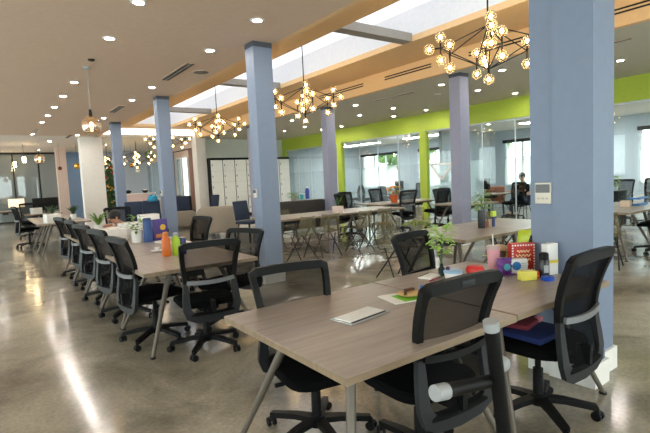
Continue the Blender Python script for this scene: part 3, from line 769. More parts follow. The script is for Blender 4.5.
make_cafe((4.80, 3.06, 0), R(4), 'lime green shell chair pushed to the middle table beside the blue column', None, mat('lime_shell', (176, 190, 40), .4), 'shell_chair')

# ------------------------------------------------------------------ things on the front tables
ZTB = .7405
fs = thing('flip_socket', 'white flush flip lid socket in the front oak table', 'socket', (1.53, 1.845, ZTB), R(8))
MB().box((0, 0, .003), (.30, .155, .006), bev=.002).obj('frame', M_SILV, fs); MB().box((0, .004, .008), (.265, .115, .006), bev=.002).obj('lid', mat('socket_lid_white', (228, 228, 226), .35), fs)
MB().box((0, -.062, .007), (.265, .012, .003)).obj('finger_gap', M_BLACK, fs, smooth=False)

mg = thing('magazine', 'open bright magazine lying on the front table behind the chair back', 'magazine', (1.96, 1.935, ZTB), R(-12))
MB().box((0, 0, .003), (.27, .2, .006)).obj('pages', M_WHITE, mg, smooth=False)
MB().box((.03, -.02, .0068), (.2, .15, .0015)).obj('green_picture', mat('magazine_green', (112, 190, 40), .5), mg, smooth=False)
MB().box((.09, -.03, .0078), (.07, .08, .001)).obj('blue_picture', mat('magazine_blue', (60, 140, 150), .5), mg, smooth=False)
sn = thing('bread_snack', 'torn tan bread snack lying on the open magazine', 'snack', (1.99, 1.93, ZTB+.0085), .3)
s_ = MB()
for k in range(6): s_.ball((random.uniform(-.07, .07), random.uniform(-.03, .03), .014), .032, (1.5, .8, .42), u=8, v=6, rot=(0, 0, random.uniform(0, 3)))
s_.obj('crumb', mat('bread_tan', (196, 160, 104), .8), sn); MB().sweep([(-.08, -.01, .025), (-.02, .02, .035), (.05, 0, .03)], .018, .012, up=(0, 0, 1)).obj('crust', mat('crust_brown', (84, 54, 30), .8), sn)
bc = thing('bottle_cap', 'small blue bottle cap on the front table behind the magazine', 'cap', (2.17, 1.99, ZTB))
MB().lathe([(.022, 0), (.022, .022), (.018, .026)], n=16).obj('shell', mat('cap_blue', (30, 96, 170), .4), bc)
MB().lathe([(.0235, 0), (.0235, .005)], n=16).obj('ring', mat('cap_ring', (60, 130, 190), .4), bc)
def jar(name, label, cat, loc, body, lid, extra=()):
    t = thing(name, label, cat, loc)
    MB().lathe(body[0], n=22).obj('body', body[1], t); MB().lathe(lid[0], n=22).obj('lid', lid[1], t)
    for nm, mb, m in extra: mb.obj(nm, m, t)
    return t
jar('round_tub', 'white tub with pale blue lid on the front table', 'tub', (2.56, 2.07, ZTB), ([(.052, 0), (.06, .03), (.06, .038)], M_WHITE), ([(.064, .038), (.064, .05), (.05, .058)], mat('pale_blue_lid', (150, 186, 216), .4)),
    [('knob', MB().ball((-.03, .02, .066), .016), mat('plum_knob', (70, 30, 80), .4))])
jar('red_lid_jar', 'small jar with bright red domed lid on the front table', 'jar', (2.69, 1.985, ZTB), ([(.05, 0), (.056, .02), (.056, .04)], mat('jar_dark_red', (150, 22, 22), .3)), ([(.062, .036), (.062, .058), (.05, .075), (.02, .08)], mat('jar_red', (206, 28, 24), .3)))
dv = thing('diffuser_bottle', 'short dark bottle holding the bamboo sprig on the front table', 'bottle', (2.56, 2.17, ZTB))
MB().lathe([(.022, 0), (.024, .05), (.012, .065), (.012, .08)], n=16).obj('body', mat('dark_teal_glass', (24, 46, 50), .2), dv); MB().lathe([(.013, .08), (.013, .088)], n=12).obj('lip', M_BLACK, dv)
nb = thing('note_pad', 'white paper pad under a red pen at the back of the front table', 'paper pad', (2.47, 2.2, ZTB), .25)
MB().box((0, 0, .006), (.15, .1, .012)).obj('pages', M_WHITE, nb, smooth=False); MB().box((0, .045, .0125), (.15, .012, .002)).obj('binding', M_DGREY, nb, smooth=False)
pn = thing('red_pen', 'dark red pen lying in front of the white pad', 'pen', (2.43, 2.12, ZTB+.005), .2)
MB().cyl((-.075, 0, 0), (.065, 0, 0), .005, n=8).obj('barrel', mat('pen_red', (150, 30, 60), .4), pn); MB().cyl((.065, 0, 0), (.08, 0, 0), .005, .001, n=8).obj('tip', M_BLACK, pn)

cu = thing('straw_tumbler', 'pale pink tumbler with white straw near the blue column', 'tumbler', (2.91, 1.99, ZTB))
MB().lathe([(.034, 0), (.046, .17)], n=24).obj('cup', mat('tumbler_pink', (222, 160, 170), .35), cu); MB().lathe([(.05, .165), (.05, .182), (.04, .188)], n=24).obj('lid', mat('tumbler_lid', (196, 170, 164), .35), cu)
MB().cyl((.005, 0, .1), (-.006, 0, .27), .0045, n=8).obj('straw', M_WHITE, cu)
bj = thing('cookie_jar', 'brown jar with tan cloth lid behind the purple bag', 'jar', (3.03, 2.02, ZTB))
MB().lathe([(.042, 0), (.046, .03), (.046, .12), (.036, .14)], n=20).obj('body', mat('jar_brown', (96, 66, 46), .35), bj); MB().lathe([(.05, .138), (.056, .152), (.045, .17), (.02, .178)], n=20).obj('cloth_lid', mat('tan_cloth', (196, 164, 120), .8), bj)
MB().lathe([(.0475, .05), (.0475, .09)], n=20).obj('paper_label', M_WHITE, bj)
pb = thing('snack_bag', 'crumpled purple snack bag with teal badge', 'snack bag', (2.86, 1.87, ZTB), -.5)
q = MB(); rws = []
for i in range(9):
    z = .004+.115*i/8; th = .028*math.sin(PI*min(1, (i+1)/8.5))**.6
    rws.append([(-.055+.11*j/7+.006*math.sin(i*2+j), th*math.sin(PI*j/7)+.004*math.sin(i*3+j*2), z) for j in range(8)])
q.grid(rws)
q.grid([[(x, -y-.001, z) for x, y, z in r_0] for r_0 in rws]); q.obj('bag', mat('bag_purple', (96, 40, 124), .3), pb)
MB().lathe([(.024, 0), (.024, .004)], c=(.0, -.034, .06), rot=(PI/2, 0, 0), n=16).obj('badge', mat('badge_teal', (60, 150, 170), .4), pb)
MB().box((0, 0, .004), (.15, .06, .008), bev=.003).obj('folded_flap', _m['bag_purple'], pb)
wbx = thing('tissue_box', 'small white box with a round blue badge', 'box', (2.965, 1.835, ZTB), -.63)
MB().box((0, 0, .052), (.115, .06, .104), bev=.003).obj('carton', mat('carton_white', (232, 232, 230), .5), wbx)
MB().cyl((-.02, -.0305, .058), (-.02, -.0335, .058), .03, n=24).obj('badge', mat('badge_blue', (30, 110, 176), .4), wbx)
for k in range(3): MB().box((.03, -.0315, .075-.014*k), (.04, .002, .004)).obj('print_line', M_SILV, wbx, smooth=False)
rb = thing('red_gift_bag', 'red paper bag with white spotted border and pale script', 'paper bag', (3.06, 1.865, ZTB), -.62)
MB().box((0, 0, .1), (.17, .07, .2), bev=.003).obj('bag', mat('bag_red', (184, 44, 36), .5), rb)
for k in range(9):
    for zz in (.012, .188): MB().cyl((-.076+.019*k, -.0355, zz), (-.076+.019*k, -.0368, zz), .006, n=10).obj('spot', M_WHITE, rb)
for k in range(1, 9):
    for xx in (-.076, .076): MB().cyl((xx, -.0355, .012+.0196*k), (xx, -.0368, .012+.0196*k), .006, n=10).obj('spot', M_WHITE, rb)
for k, (zz, L) in enumerate([(.145, .09), (.115, .11), (.085, .1), (.055, .07)]):
    pts = [(-L/2+L*i/16, -.0372, zz+.009*math.sin(i*1.7+k)) for i in range(17)]
    MB().sweep(pts, .006, .002, up=(0, 1, 0)).obj('script_line', mat('script_cream', (240, 214, 160), .5), rb, smooth=False)
yb_ = thing('sticky_note_block', 'yellow sticky note block on the snack table', 'note block', (2.83, 1.685, ZTB), -.5)
MB().box((0, 0, .028), (.105, .06, .056), bev=.002).obj('notes', mat('note_yellow', (232, 222, 96), .6), yb_)
MB().box((0, 0, .0565), (.103, .058, .001)).obj('top_sheet', mat('note_yellow_light', (240, 232, 130), .6), yb_, smooth=False)
rc = thing('red_tape_roll', 'small red and orange tape roll beside the yellow block', 'tape', (2.915, 1.675, ZTB), -.5)
MB().lathe([(.014, 0), (.024, 0), (.024, .045), (.014, .045)], n=18).obj('roll', mat('tape_red', (206, 60, 30), .4), rc); MB().lathe([(.0245, .012), (.0245, .02)], n=18).obj('stripe', mat('tape_orange', (230, 150, 50), .4), rc)
bb = thing('black_spray_bottle', 'black cylindrical bottle in front of the tall white carton', 'bottle', (2.965, 1.645, ZTB))
MB().lathe([(.032, 0), (.033, .01), (.033, .115), (.03, .12)], n=22).obj('body', mat('bottle_black', (30, 30, 32), .3), bb); MB().lathe([(.03, .12), (.03, .155), (.024, .165), (.01, .168)], n=22).obj('cap', M_BLACK, bb)
MB().box((-.02, -.0275, .06), (.03, .002, .05), rot=(0, 0, -.62)).obj('label_patch', M_SILV, bb, smooth=False)
bl = thing('jar_lid', 'blue round lid lying in front of the black bottle', 'lid', (2.90, 1.585, ZTB))
MB().lathe([(.04, 0), (.041, .018), (.036, .024)], n=24).obj('disc', mat('lid_blue', (24, 80, 190), .35), bl); MB().lathe([(.03, .024), (.03, .027)], n=24).obj('rim', mat('lid_blue_dark', (18, 60, 150), .35), bl)
wc = thing('tall_carton', 'tall white carton with yellow band against the blue column', 'carton', (3.075, 1.665, ZTB), -.35)
MB().box((0, 0, .105), (.09, .055, .21), bev=.003).obj('carton', _m['carton_white'], wc); MB().box((0, 0, .09), (.0915, .0565, .022)).obj('band', mat('band_yellow', (222, 200, 70), .5), wc, smooth=False)
MB().box((.02, 0, .212), (.05, .055, .004)).obj('flap', M_WHITE, wc, smooth=False)
pnh = thing('brush', 'dark handled brush leaning behind the red paper bag', 'brush', (3.1, 1.84, ZTB), -.6)
MB().cyl((-.02, 0, .004), (.04, .03, .19), .006, n=8).obj('handle', M_BLACK, pnh); MB().box((.047, .034, .215), (.035, .014, .06), (0, .3, 0), bev=.004).obj('head', M_DGREY, pnh)
fl = thing('flat_cable', 'thin white cable lying in front of the purple bag', 'cable', (2.72, 1.83, ZTB+.003))
MB().sweep([(-.08, -.03, 0), (-.02, .0, 0), (.03, -.03, 0), (.06, .03, 0), (.0, .05, 0)], .005, .005, up=(0, 0, 1), n=6).obj('wire', M_WHITE, fl); MB().box((-.085, -.03, 0), (.02, .012, .006)).obj('plug', M_WHITE, fl, smooth=False)
# clothing on the right chair's seat
cl = thing('folded_clothing', 'red and blue folded clothing on the seat of the bottom right chair', 'clothing', (2.52, 1.46, .500))
q = MB().box((0, .02, .02), (.32, .3, .04), bev=.018); q.obj('blue_garment', mat('cloth_blue', (20, 38, 92), .9), cl)
MB().box((.02, .08, .055), (.24, .14, .035), (0, 0, .2), bev=.015).obj('red_garment', mat('cloth_red', (120, 40, 54), .9), cl)
MB().ball((.11, .04, .06), .03, (1.2, .8, .7)).obj('pink_bundle', mat('cloth_pink', (210, 120, 130), .9), cl)

# ------------------------------------------------------------------ plants
def blades(n, L, spread, wv, up=.6, seed=1, droop=.3, z0=0):
    rd = random.Random(seed); q = MB()
    for k in range(n):
        a = rd.uniform(0, 2*PI); l = L*rd.uniform(.7, 1.1); sp = spread*rd.uniform(.4, 1.1); pts = []
        for i in range(5):
            u = i/4; r = sp*u; z = l*(u-droop*u*u*1.3)
            pts.append((r*math.cos(a), r*math.sin(a), z0+z))
        q.sweep(pts, [wv*.5, wv, wv*.9, wv*.6, wv*.08], .003, up=(math.cos(a)*.5, math.sin(a)*.5, .8))
    return q
def leafy(n, h, rad, lw, seed=1, z0=0):
    rd = random.Random(seed); q = MB()
    for k in range(n):
        a = rd.uniform(0, 2*PI); z = z0+h*rd.uniform(.05, 1); r = rad*rd.uniform(.1, .9)
        c = Vector((r*math.cos(a), r*math.sin(a), z)); d = Vector((math.cos(a), math.sin(a), rd.uniform(-.2, .7))).normalized()
        L = lw*rd.uniform(1.6, 2.6)
        q.sweep([c, c+d*L*.5, c+d*L+Vector((0, 0, -L*.3))], [lw*.3, lw, lw*.1], .003, up=(0, 0, 1))
    return q
sp_ = thing('bamboo_sprig', 'light green leafy bamboo sprig standing behind the front table', 'plant', (2.56, 2.17, ZTB+.086))
q = MB()
for k, (dx, dy, h) in enumerate([(.01, .0, .2), (-.03, .02, .17), (.035, .01, .16)]): q.cyl((0, 0, 0), (dx, dy, h), .005, n=6)
q.obj('stalk', M_LEAFD, sp_); leafy(90, .22, .085, .024, 3, .06).obj('foliage', M_LEAFL, sp_)
sg = thing('spider_plant', 'bushy spider plant on the left end of the middle table', 'plant', (4.3, 4.02, ZTB))
MB().lathe([(.06, 0), (.08, .1), (.075, .1)], n=18).obj('pot', mat('pot_grey', (120, 116, 100), .6), sg); blades(70, .24, .2, .016, seed=5, droop=.75, z0=.08).obj('foliage', mat('olive_leaf', (136, 150, 84), .5), sg)
vs = thing('vase_plant', 'leafy green plant in a tall dark vase on the middle table', 'plant', (5.07, 3.63, ZTB))
MB().lathe([(.045, 0), (.05, .1), (.045, .23), (.04, .23)], n=18).obj('vase', mat('vase_black', (28, 26, 28), .3), vs); leafy(60, .24, .12, .035, 9, .22).obj('foliage', M_LEAF, vs); MB().cyl((0, 0, .1), (0, 0, .4), .008, n=6).obj('stem', M_LEAFD, vs)
yb2 = thing('highlighter_bottle', 'slim blue bottle with lime cap beside the dark vase', 'bottle', (5.28, 3.6, ZTB))
MB().lathe([(.02, 0), (.02, .13)], n=14).obj('body', mat('bottle_navy', (40, 50, 110), .3), yb2); MB().box((0, 0, .165), (.075, .04, .07), bev=.006).obj('cap', mat('cap_lime', (196, 220, 60), .4), yb2)
bn2 = thing('brown_bottle', 'small brown bottle between the dark vase and the lime capped bottle', 'bottle', (5.18, 3.62, ZTB))
MB().lathe([(.022, 0), (.022, .07), (.01, .09), (.01, .11)], n=14).obj('body', mat('bottle_brown', (150, 90, 60), .3), bn2); MB().lathe([(.012, .11), (.012, .125)], n=12).obj('cap', M_BLACK, bn2)
sk = thing('snake_plant', 'snake plant in a pale pink square pot on the long table', 'plant', (5.84, 7.62, ZTB))
MB().box((0, 0, .07), (.17, .17, .14), bev=.01).obj('pot', mat('pot_pink', (222, 200, 190), .5), sk); blades(14, .24, .1, .035, seed=4, droop=.05, z0=.12).obj('foliage', M_LEAFD, sk)
fp = thing('flower_pot', 'orange flower pot with bright flowers on the far table', 'plant', (8.75, 8.95, ZTB))
MB().lathe([(.08, 0), (.12, .2), (.11, .2)], n=18).obj('pot', mat('pot_orange', (214, 96, 40), .5), fp); leafy(50, .26, .16, .05, 8, .16).obj('foliage', M_LEAF, fp)
q = MB()
for k in range(12): q.ball((random.uniform(-.14, .14), random.uniform(-.14, .14), random.uniform(.26, .42)), .03, u=8, v=6)
q.obj('blossoms', mat('blossom_orange', (236, 150, 40), .6), fp)
op = thing('office_plant', 'pale green potted plant behind the glass at the right edge', 'plant', (12.25, 5.0, .842))
MB().lathe([(.05, 0), (.06, .09)], n=14).obj('pot', M_WHITE, op); leafy(40, .26, .12, .04, 2, .09).obj('foliage', M_LEAFL, op)

# ------------------------------------------------------------------ things on the left tables
def bottle(label, loc, r, h, m, capm, name='drink_bottle'):
    t = thing(name, label, 'bottle', loc)
    MB().lathe([(r*.95, 0), (r, .01), (r, h*.66), (r*.6, h*.82), (r*.55, h*.86)], n=20).obj('body', m, t)
    MB().lathe([(r*.62, h*.85), (r*.62, h*.97), (r*.4, h)], n=16).obj('cap', capm, t); return t
bottle('orange drink bottle on the near left table', (1.465, 4.85, ZTB), .045, .25, mat('bottle_orange', (222, 110, 30), .35), mat('cap_orange', (206, 120, 40), .4))
bottle('lime green drink bottle beside the orange one', (1.565, 4.84, ZTB), .042, .235, mat('bottle_lime', (170, 206, 30), .35), M_SILV)
t = thing('drink_can', 'dark blue can right of the lime green bottle', 'can', (1.64, 4.86, ZTB))
MB().lathe([(.034, 0), (.037, .01), (.037, .16), (.032, .172)], n=20).obj('body', mat('can_navy', (36, 50, 110), .35), t); MB().lathe([(.031, .172), (.031, .176)], n=20).obj('lid', M_SILV, t)
t = thing('saucer', 'white saucer with a small cup on the near left table', 'saucer', (1.5, 5.3, ZTB))
MB().lathe([(.03, 0), (.075, .012), (.07, .014), (.028, .006)], n=22).obj('plate', M_WHITE, t); MB().lathe([(.02, .006), (.032, .045), (.028, .045)], n=18).obj('cup', M_WHITE, t)
t = thing('tall_blue_bottle', 'tall blue cylinder bottle on the second left table', 'bottle', (1.68, 6.3, ZTB))
MB().lathe([(.055, 0), (.055, .27), (.05, .28)], n=20).obj('body', mat('cyl_blue', (34, 70, 130), .4), t); MB().lathe([(.05, .28), (.05, .31), (.04, .315)], n=20).obj('lid', mat('cyl_blue_dark', (28, 50, 96), .4), t)
t = thing('purple_snack_box', 'purple box with yellow spot beside the tall blue bottle', 'box', (1.86, 6.4, ZTB), .2)
MB().box((0, 0, .14), (.2, .08, .28), bev=.003).obj('carton', mat('carton_purple', (74, 56, 130), .5), t); MB().cyl((.03, -.0405, .17), (.03, -.043, .17), .04, n=18).obj('spot', mat('spot_yellow', (226, 180, 60), .5), t)
MB().box((0, -.041, .06), (.15, .002, .05)).obj('orange_patch', mat('patch_orange', (200, 120, 60), .5), t, smooth=False)
t = thing('small_planter', 'white cylinder planter with green sprig on the second left table', 'plant', (1.57, 6.4, ZTB))
MB().lathe([(.07, 0), (.075, .16), (.068, .16)], n=20).obj('pot', M_WHITE, t); leafy(36, .2, .1, .04, 6, .14).obj('foliage', M_LEAF, t)
for k, (x, y, w_, d_, h_, rz, m, lb) in enumerate([
    (1.36, 6.95, .34, .26, .16, .2, M_WHITE, 'white carton left of the white planter'), (1.72, 7.1, .3, .24, .22, -.3, M_WHITELAM, 'pale carton behind the white planter'),
    (1.5, 7.75, .3, .22, .12, .5, M_WHITELAM, 'low pale carton beyond the white cartons'), (1.9, 8.2, .3, .22, .14, .2, M_WHITE, 'white carton before the leaning person'),
    (2.0, 7.4, .26, .22, .3, .1, M_WHITE, 'tall white carton under the white bag')]):
    t = thing('carton', lb, 'box', (x, y, ZTB), rz, 'cartons on the left tables'); MB().box((0, 0, h_/2), (w_, d_, h_), bev=.004).obj('box', m, t)
    MB().box((0, 0, h_+.001), (w_*.96, .04, .002)).obj('tape', mat('tape_tan', (190, 170, 140), .4), t, smooth=False)
for k, (x, y, rz, lb) in enumerate([(1.85, 6.0, .3, 'loose white papers on the second left table, nearest the blue bottle'), (1.3, 7.2, .9, 'loose white papers on the third left table by the cartons'), (1.75, 8.55, .1, 'loose white papers on the fourth left table')]):
    t = thing('paper_stack', lb, 'papers', (x, y, ZTB), rz, 'papers on the left tables')
    for q_ in range(3): MB().box((.01*q_, .008*q_, .003+.006*q_), (.21, .297, .005), (0, 0, .12*q_)).obj('sheets', M_WHITE, t, smooth=False)
t = thing('blue_booklet', 'blue booklet propped at a slant on the third left table', 'booklet', (1.3, 7.55, ZTB), .3)
MB().box((0, 0, .05), (.2, .012, .13), (.6, 0, 0)).obj('cover', mat('booklet_blue', (50, 90, 160), .4), t, smooth=False); MB().box((0, .02, .05), (.19, .012, .12), (.6, 0, 0)).obj('pages', M_WHITE, t, smooth=False)
def tplant(label, loc, h, m, seed, pm=M_WHITE):
    t = thing('potted_plant', label, 'plant', loc); MB().lathe([(.06, 0), (.075, .12), (.068, .12)], n=16).obj('pot', pm, t)
    blades(26, h, h*.5, .03, seed=seed, droop=.35, z0=.1).obj('foliage', m, t)
tplant('spiky green plant rising on the fourth left table', (1.5, 8.6, ZTB), .4, M_LEAF, 12)
tplant('bushy plant with pale flowers at the far end of the left tables', (1.12, 10.0 if False else 9.25, ZTB), .26, M_LEAFD, 13, mat('pot_terracotta', (150, 100, 80), .7))
tplant('dark bushy plant on the far desks before the white pier', (1.75, 13.2, ZTB), .42, M_LEAFD, 14)
tplant('dark green plant on the second block of desks, right of the monitor', (1.4, 14.3, ZTB), .42, M_LEAFD, 15)
def monitor(label, loc, rz, m=M_BLACK, w_=.56, h_=.34):
    t = thing('monitor', label, 'monitor', loc, rz, 'far desk monitors')
    MB().box((0, 0, .3), (w_, .03, h_), bev=.006).obj('panel', m, t); MB().box((0, .04, .12), (.06, .03, .24)).obj('stand', M_DGREY, t, smooth=False); MB().box((0, .04, .006), (.24, .18, .012), bev=.003).obj('foot', M_DGREY, t)
monitor('wide dark monitor on the far left desk before the glass', (1.62, 18.2, ZTB), 0, w_=.75, h_=.42)
monitor('pale monitor glowing at the left edge desk', (1.0, 22.6, ZTB), .2, mat('screen_warm', (236, 214, 180), .4, emit=(240, 210, 170), es=.8))
for x, y, rz, lb in [(13.3, 13.3, 1.4, 'dark monitor behind the glass between the green posts'), (13.4, 17.1, 1.3, 'dark monitor deep behind the left glass panel'), (12.95, 9.2, 1.5, 'dark monitor behind the glass near the person in black'), (13.9, 4.1, 1.2, 'dark monitor behind the glass at the right edge')]:
    monitor(lb, (x, y, ZTB), rz)
for k, (x, y, lb) in enumerate([(1.2, 12.35, 'pale carton on the near end of the white desk at far left'), (1.3, 17.85, 'pale pink carton on the far left desk')]):
    t = thing('carton', lb, 'box', (x, y, ZTB), .3); MB().box((0, 0, .1), (.3, .22, .2), bev=.004).obj('box', M_WHITELAM, t); MB().box((0, 0, .201), (.29, .04, .002)).obj('tape', M_SILV, t, smooth=False)

# ------------------------------------------------------------------ lounge
def lounge(label, loc, rz, w_, d_, hb, m, name='armchair', cat='armchair'):
    t = thing(name, label, cat, loc, rz)
    MB().box((0, .05, .28), (w_-.24, d_-.2, .22), bev=.05, seg=3).obj('seat_cushion', m, t)
    q = MB(); rr = min(.22, hb*.3); poly = [(-w_/2, .12), (w_/2, .12)]
    for i in range(9): a = i*PI/16; poly.append((w_/2-rr+rr*math.cos(a), hb-rr+rr*math.sin(a)))
    for i in range(9): a = PI/2+i*PI/16; poly.append((-w_/2+rr+rr*math.cos(a), hb-rr+rr*math.sin(a)))
    q.prism(poly, -.1, .1)
    bmesh.ops.transform(q.bm, matrix=Matrix.Translation((0, -d_/2+.1, 0)) @ Matrix.Rotation(PI/2, 4, 'X'), verts=q.bm.verts[:])
    bmesh.ops.bevel(q.bm, geom=[e for e in q.bm.edges if abs(e.verts[0].co.y-e.verts[1].co.y) < 1e-5], offset=.05, segments=3, affect='EDGES', profile=.5)
    q.obj('backrest', m, t)
    for s in (-1, 1):
        MB().box((s*(w_/2-.08), .04, .33), (.16, d_-.1, .44), bev=.06, seg=3).obj('armrest', m, t)
        for q_ in (-1, 1): MB().cyl((s*(w_/2-.12), q_*(d_/2-.12), 0), (s*(w_/2-.12), q_*(d_/2-.12), .14), .015, .022, n=8).obj('leg', M_DKMETAL, t)
    return t
lounge('large beige armchair with rounded back, left of the blue column', (5.2, 12.3, 0), R(-24), 1.12, .9, .84, M_BEIGE)
lounge('low beige sofa behind the second blue column', (5.25, 15.6, 0), R(-10), 1.0, .85, .6, mat('taupe_upholstery', (140, 130, 118), .9), 'sofa', 'sofa')
lounge('dark low sofa behind the left end of the long table', (6.9, 10.9, 0), R(0), 1.7, .8, .9, mat('dark_leather', (46, 40, 38), .5), 'sofa', 'sofa')
def side_chair(label, loc, rz, m=M_NAVY):
    t = thing('side_chair', label, 'chair', loc, rz, 'navy side chairs in the lounge')
    MB().box((0, 0, .47), (.5, .5, .08), bev=.03, seg=3).obj('seat', m, t); MB().box((0, -.25, .78), (.5, .07, .52), (.16, 0, 0), bev=.03, seg=3).obj('backrest', m, t)
    for s in (-1, 1):
        for q_ in (-1, 1): MB().cyl((s*.22, q_*.22, 0), (s*.18, q_*.18, .44), .012, .018, n=8).obj('leg', M_DKMETAL, t)
    return t
s0 = side_chair('navy side chair tilted back beside the pink reception desk', (2.60, 10.75, 0), R(165)); s0.scale = (.74, 1, 1.1)
for x, y, rz, sc, lb in [(2.88, 10.1, 180, 1.12, 'navy side chair carrying the teal beanie'), (5.95, 16.9, 185, 1, 'navy side chair under the curtained window'), (6.75, 16.7, 100, 1, 'navy side chair seen edge on before the lockers'),
                     (5.35, 10.7, 200, .95, 'small dark side chair left of the near blue column')]:
    dup(s0, (x, y, 0), R(rz), lb).scale = (.74 if sc > 1.1 else 1, 1, sc)
t = thing('beanie', 'teal knitted beanie on the back of the navy chair', 'hat', (2.92, 10.37, 1.14)); MB().lathe([(.1, 0), (.105, .05), (.09, .11), (.03, .145), (0.001, .15)], n=18).obj('crown', mat('teal_knit', (40, 130, 160), .9), t); MB().lathe([(.108, 0), (.11, .04), (.1, .045)], n=18).obj('cuff', mat('teal_knit_dark', (34, 110, 140), .9), t)
# reception desk
rd_ = thing('reception_desk', 'pinkish white reception counter at the far end', 'counter', (4.55, 18.1, 0))
MB().box((0, 0, .6), (1.15, .5, 1.2), bev=.01).obj('counter_body', mat('counter_pink', (216, 190, 184), .6), rd_); MB().box((0, 0, 1.215), (1.2, .56, .03)).obj('counter_top', M_WHITE, rd_, smooth=False)
for k, (x, lb) in enumerate([(4.25, 'dark bowl on the left of the reception counter'), (4.85, 'dark bowl on the right of the reception counter')]):
    t = thing('bowl', lb, 'bowl', (x, 18.1, 1.231)); MB().lathe([(.06, 0), (.12, .1), (.11, .1), (.055, .01)], n=18).obj('bowl_wall', M_BLACK, t); MB().ball((0, 0, .09), .08, (1, 1, .6)).obj('filling', M_HAIR if k == 0 else M_WHITE, t)
# curtains by the far window
for k, (y, lb) in enumerate([(20.05, 'pink brown curtain at the near side of the far window'), (22.95, 'pink brown curtain at the far side of the far window')]):
    t = thing('curtain', lb, 'curtain', (WX-.1, y, 0)); rr = []
    for z in (.05, 1, 2, 2.95): rr.append([(.035*math.sin(i*1.5), -.3+.6*i/20, z) for i in range(21)])
    o = MB().grid(rr).obj('cloth', mat('curtain_brown', (150, 118, 106), .9), t); md = o.modifiers.new('thickness', 'SOLIDIFY'); md.thickness = .01
    MB().box((0, 0, 2.97), (.08, .62, .05)).obj('heading', mat('curtain_head', (130, 100, 90), .9), t, smooth=False)
t = thing('curtain_rod', 'dark curtain rod over the far window', 'curtain rod', (WX-.1, 21.5, 3.0)); MB().cyl((0, -2, .03), (0, 2, .03), .02, n=10).obj('rod', M_DKMETAL, t)
for s in (-1, 1): MB().box((.05, s*1.9, .03), (.11, .03, .03)).obj('bracket', M_DKMETAL, t, smooth=False)
# dark sideboard under window
t = thing('sideboard', 'dark cabinet under the far curtained window', 'cabinet', (7.2, 21.4, 0)); MB().box((0, 0, .48), (.5, 2.0, .9), bev=.01).obj('carcass', M_HAIR, t); MB().box((0, 0, .945), (.54, 2.05, .03)).obj('top', M_DKMETAL, t, smooth=False)
for k in range(3): MB().box((-.255, -.65+.65*k, .48), (.015, .6, .8)).obj('door', mat('dark_door', (52, 44, 42), .5), t, smooth=False)

# lockers
LX0, LW, LY = 7.76, .555, 18.78
def make_locker(loc, label):
    t = thing('locker_column', label, 'locker', loc, 0, 'cream lockers on the back wall')
    MB().b2((.0, .02, 0), (LW, .6, 2.44)).obj('carcass', M_BLACK, t, smooth=False)
    MB().b2((-.002, -.012, 2.44), (LW+.002, .6, 2.53)).obj('top_trim', M_BLACK, t, smooth=False)
    MB().b2((0, -.005, 0), (LW, .02, .1)).obj('plinth', M_DKMETAL, t, smooth=False)
    for k in range(5):
        z = .105+k*.4665
        d_ = MB().b2((.018, -.004, z), (LW-.018, .02, z+.4635)).obj('locker_door', M_CREAM, t, smooth=False)
        MB().box((.07, -.012, z+.25), (.022, .016, .07)).obj('handle', M_DKMETAL, d_, smooth=False)
    return t
l0 = make_locker((LX0, LY, 0), 'cream locker column, leftmost of the bank by the white corner')
for k in range(1, 7): dup(l0, (LX0+k*LW, LY, 0), 0, 'cream locker column, %s from the left in the bank on the back wall' % ['', 'second', 'third', 'fourth', 'fifth', 'sixth', 'last and rightmost'][k])

# small things behind the long table
t = thing('blue_water_bottle', 'tall blue bottle on the ledge left of the lilac column', 'bottle', (7.2, 10.75, .92)); MB().lathe([(.06, 0), (.06, .24), (.03, .3)], n=16).obj('body', mat('deep_blue', (20, 56, 150), .3), t); MB().lathe([(.032, .3), (.032, .33)], n=12).obj('cap', M_WHITE, t)
t = thing('teal_cup', 'teal cup beside the tall blue bottle', 'cup', (7.0, 10.72, .92)); MB().lathe([(.05, 0), (.06, .14), (.055, .14)], n=16).obj('body', mat('cup_teal', (40, 160, 170), .4), t); MB().lathe([(.061, .135), (.063, .145)], n=16).obj('rim', M_WHITE, t)
t = thing('ledge_plant', 'low leafy plant on the back of the dark sofa', 'plant', (6.65, 10.6, .9)); MB().lathe([(.06, 0), (.08, .08)], n=14).obj('pot', M_BEIGE, t); leafy(40, .16, .16, .05, 31, .06).obj('foliage', M_LEAF, t)
# blue rack on right table
t = thing('test_tube_rack', 'blue and white storage rack on the right hand table', 'rack', (9.3, 3.42, ZTB), .1)
MB().box((0, 0, .12), (.5, .16, .03)).obj('top_shelf', mat('rack_blue', (30, 120, 190), .4), t, smooth=False); MB().box((0, 0, .015), (.5, .16, .03)).obj('bottom_shelf', _m['rack_blue'], t, smooth=False)
for k in range(6): MB().lathe([(.03, 0), (.03, .13)], c=(-.2+.08*k, 0, .03), n=12).obj('canister', M_WHITE, t)
t = thing('carton', 'small cream carton left of the blue rack', 'box', (8.85, 3.45, ZTB), .2); MB().box((0, 0, .05), (.2, .14, .1), bev=.003).obj('box', mat('cream_card', (226, 204, 180), .6), t); MB().box((0, 0, .101), (.19, .03, .002)).obj('tape', M_SILV, t, smooth=False)
t = thing('low_cabinet', 'low black cabinet behind the glass right of the large blue column', 'cabinet', (12.25, 5.2, 0)); MB().box((0, 0, .42), (.5, .7, .8), bev=.01).obj('carcass', M_BLACK, t); MB().box((0, 0, .83), (.52, .72, .02)).obj('top', M_DKMETAL, t, smooth=False)
for s in (-1, 1): MB().box((-.255, s*.17, .42), (.012, .32, .74)).obj('door', M_DKMETAL, t, smooth=False)
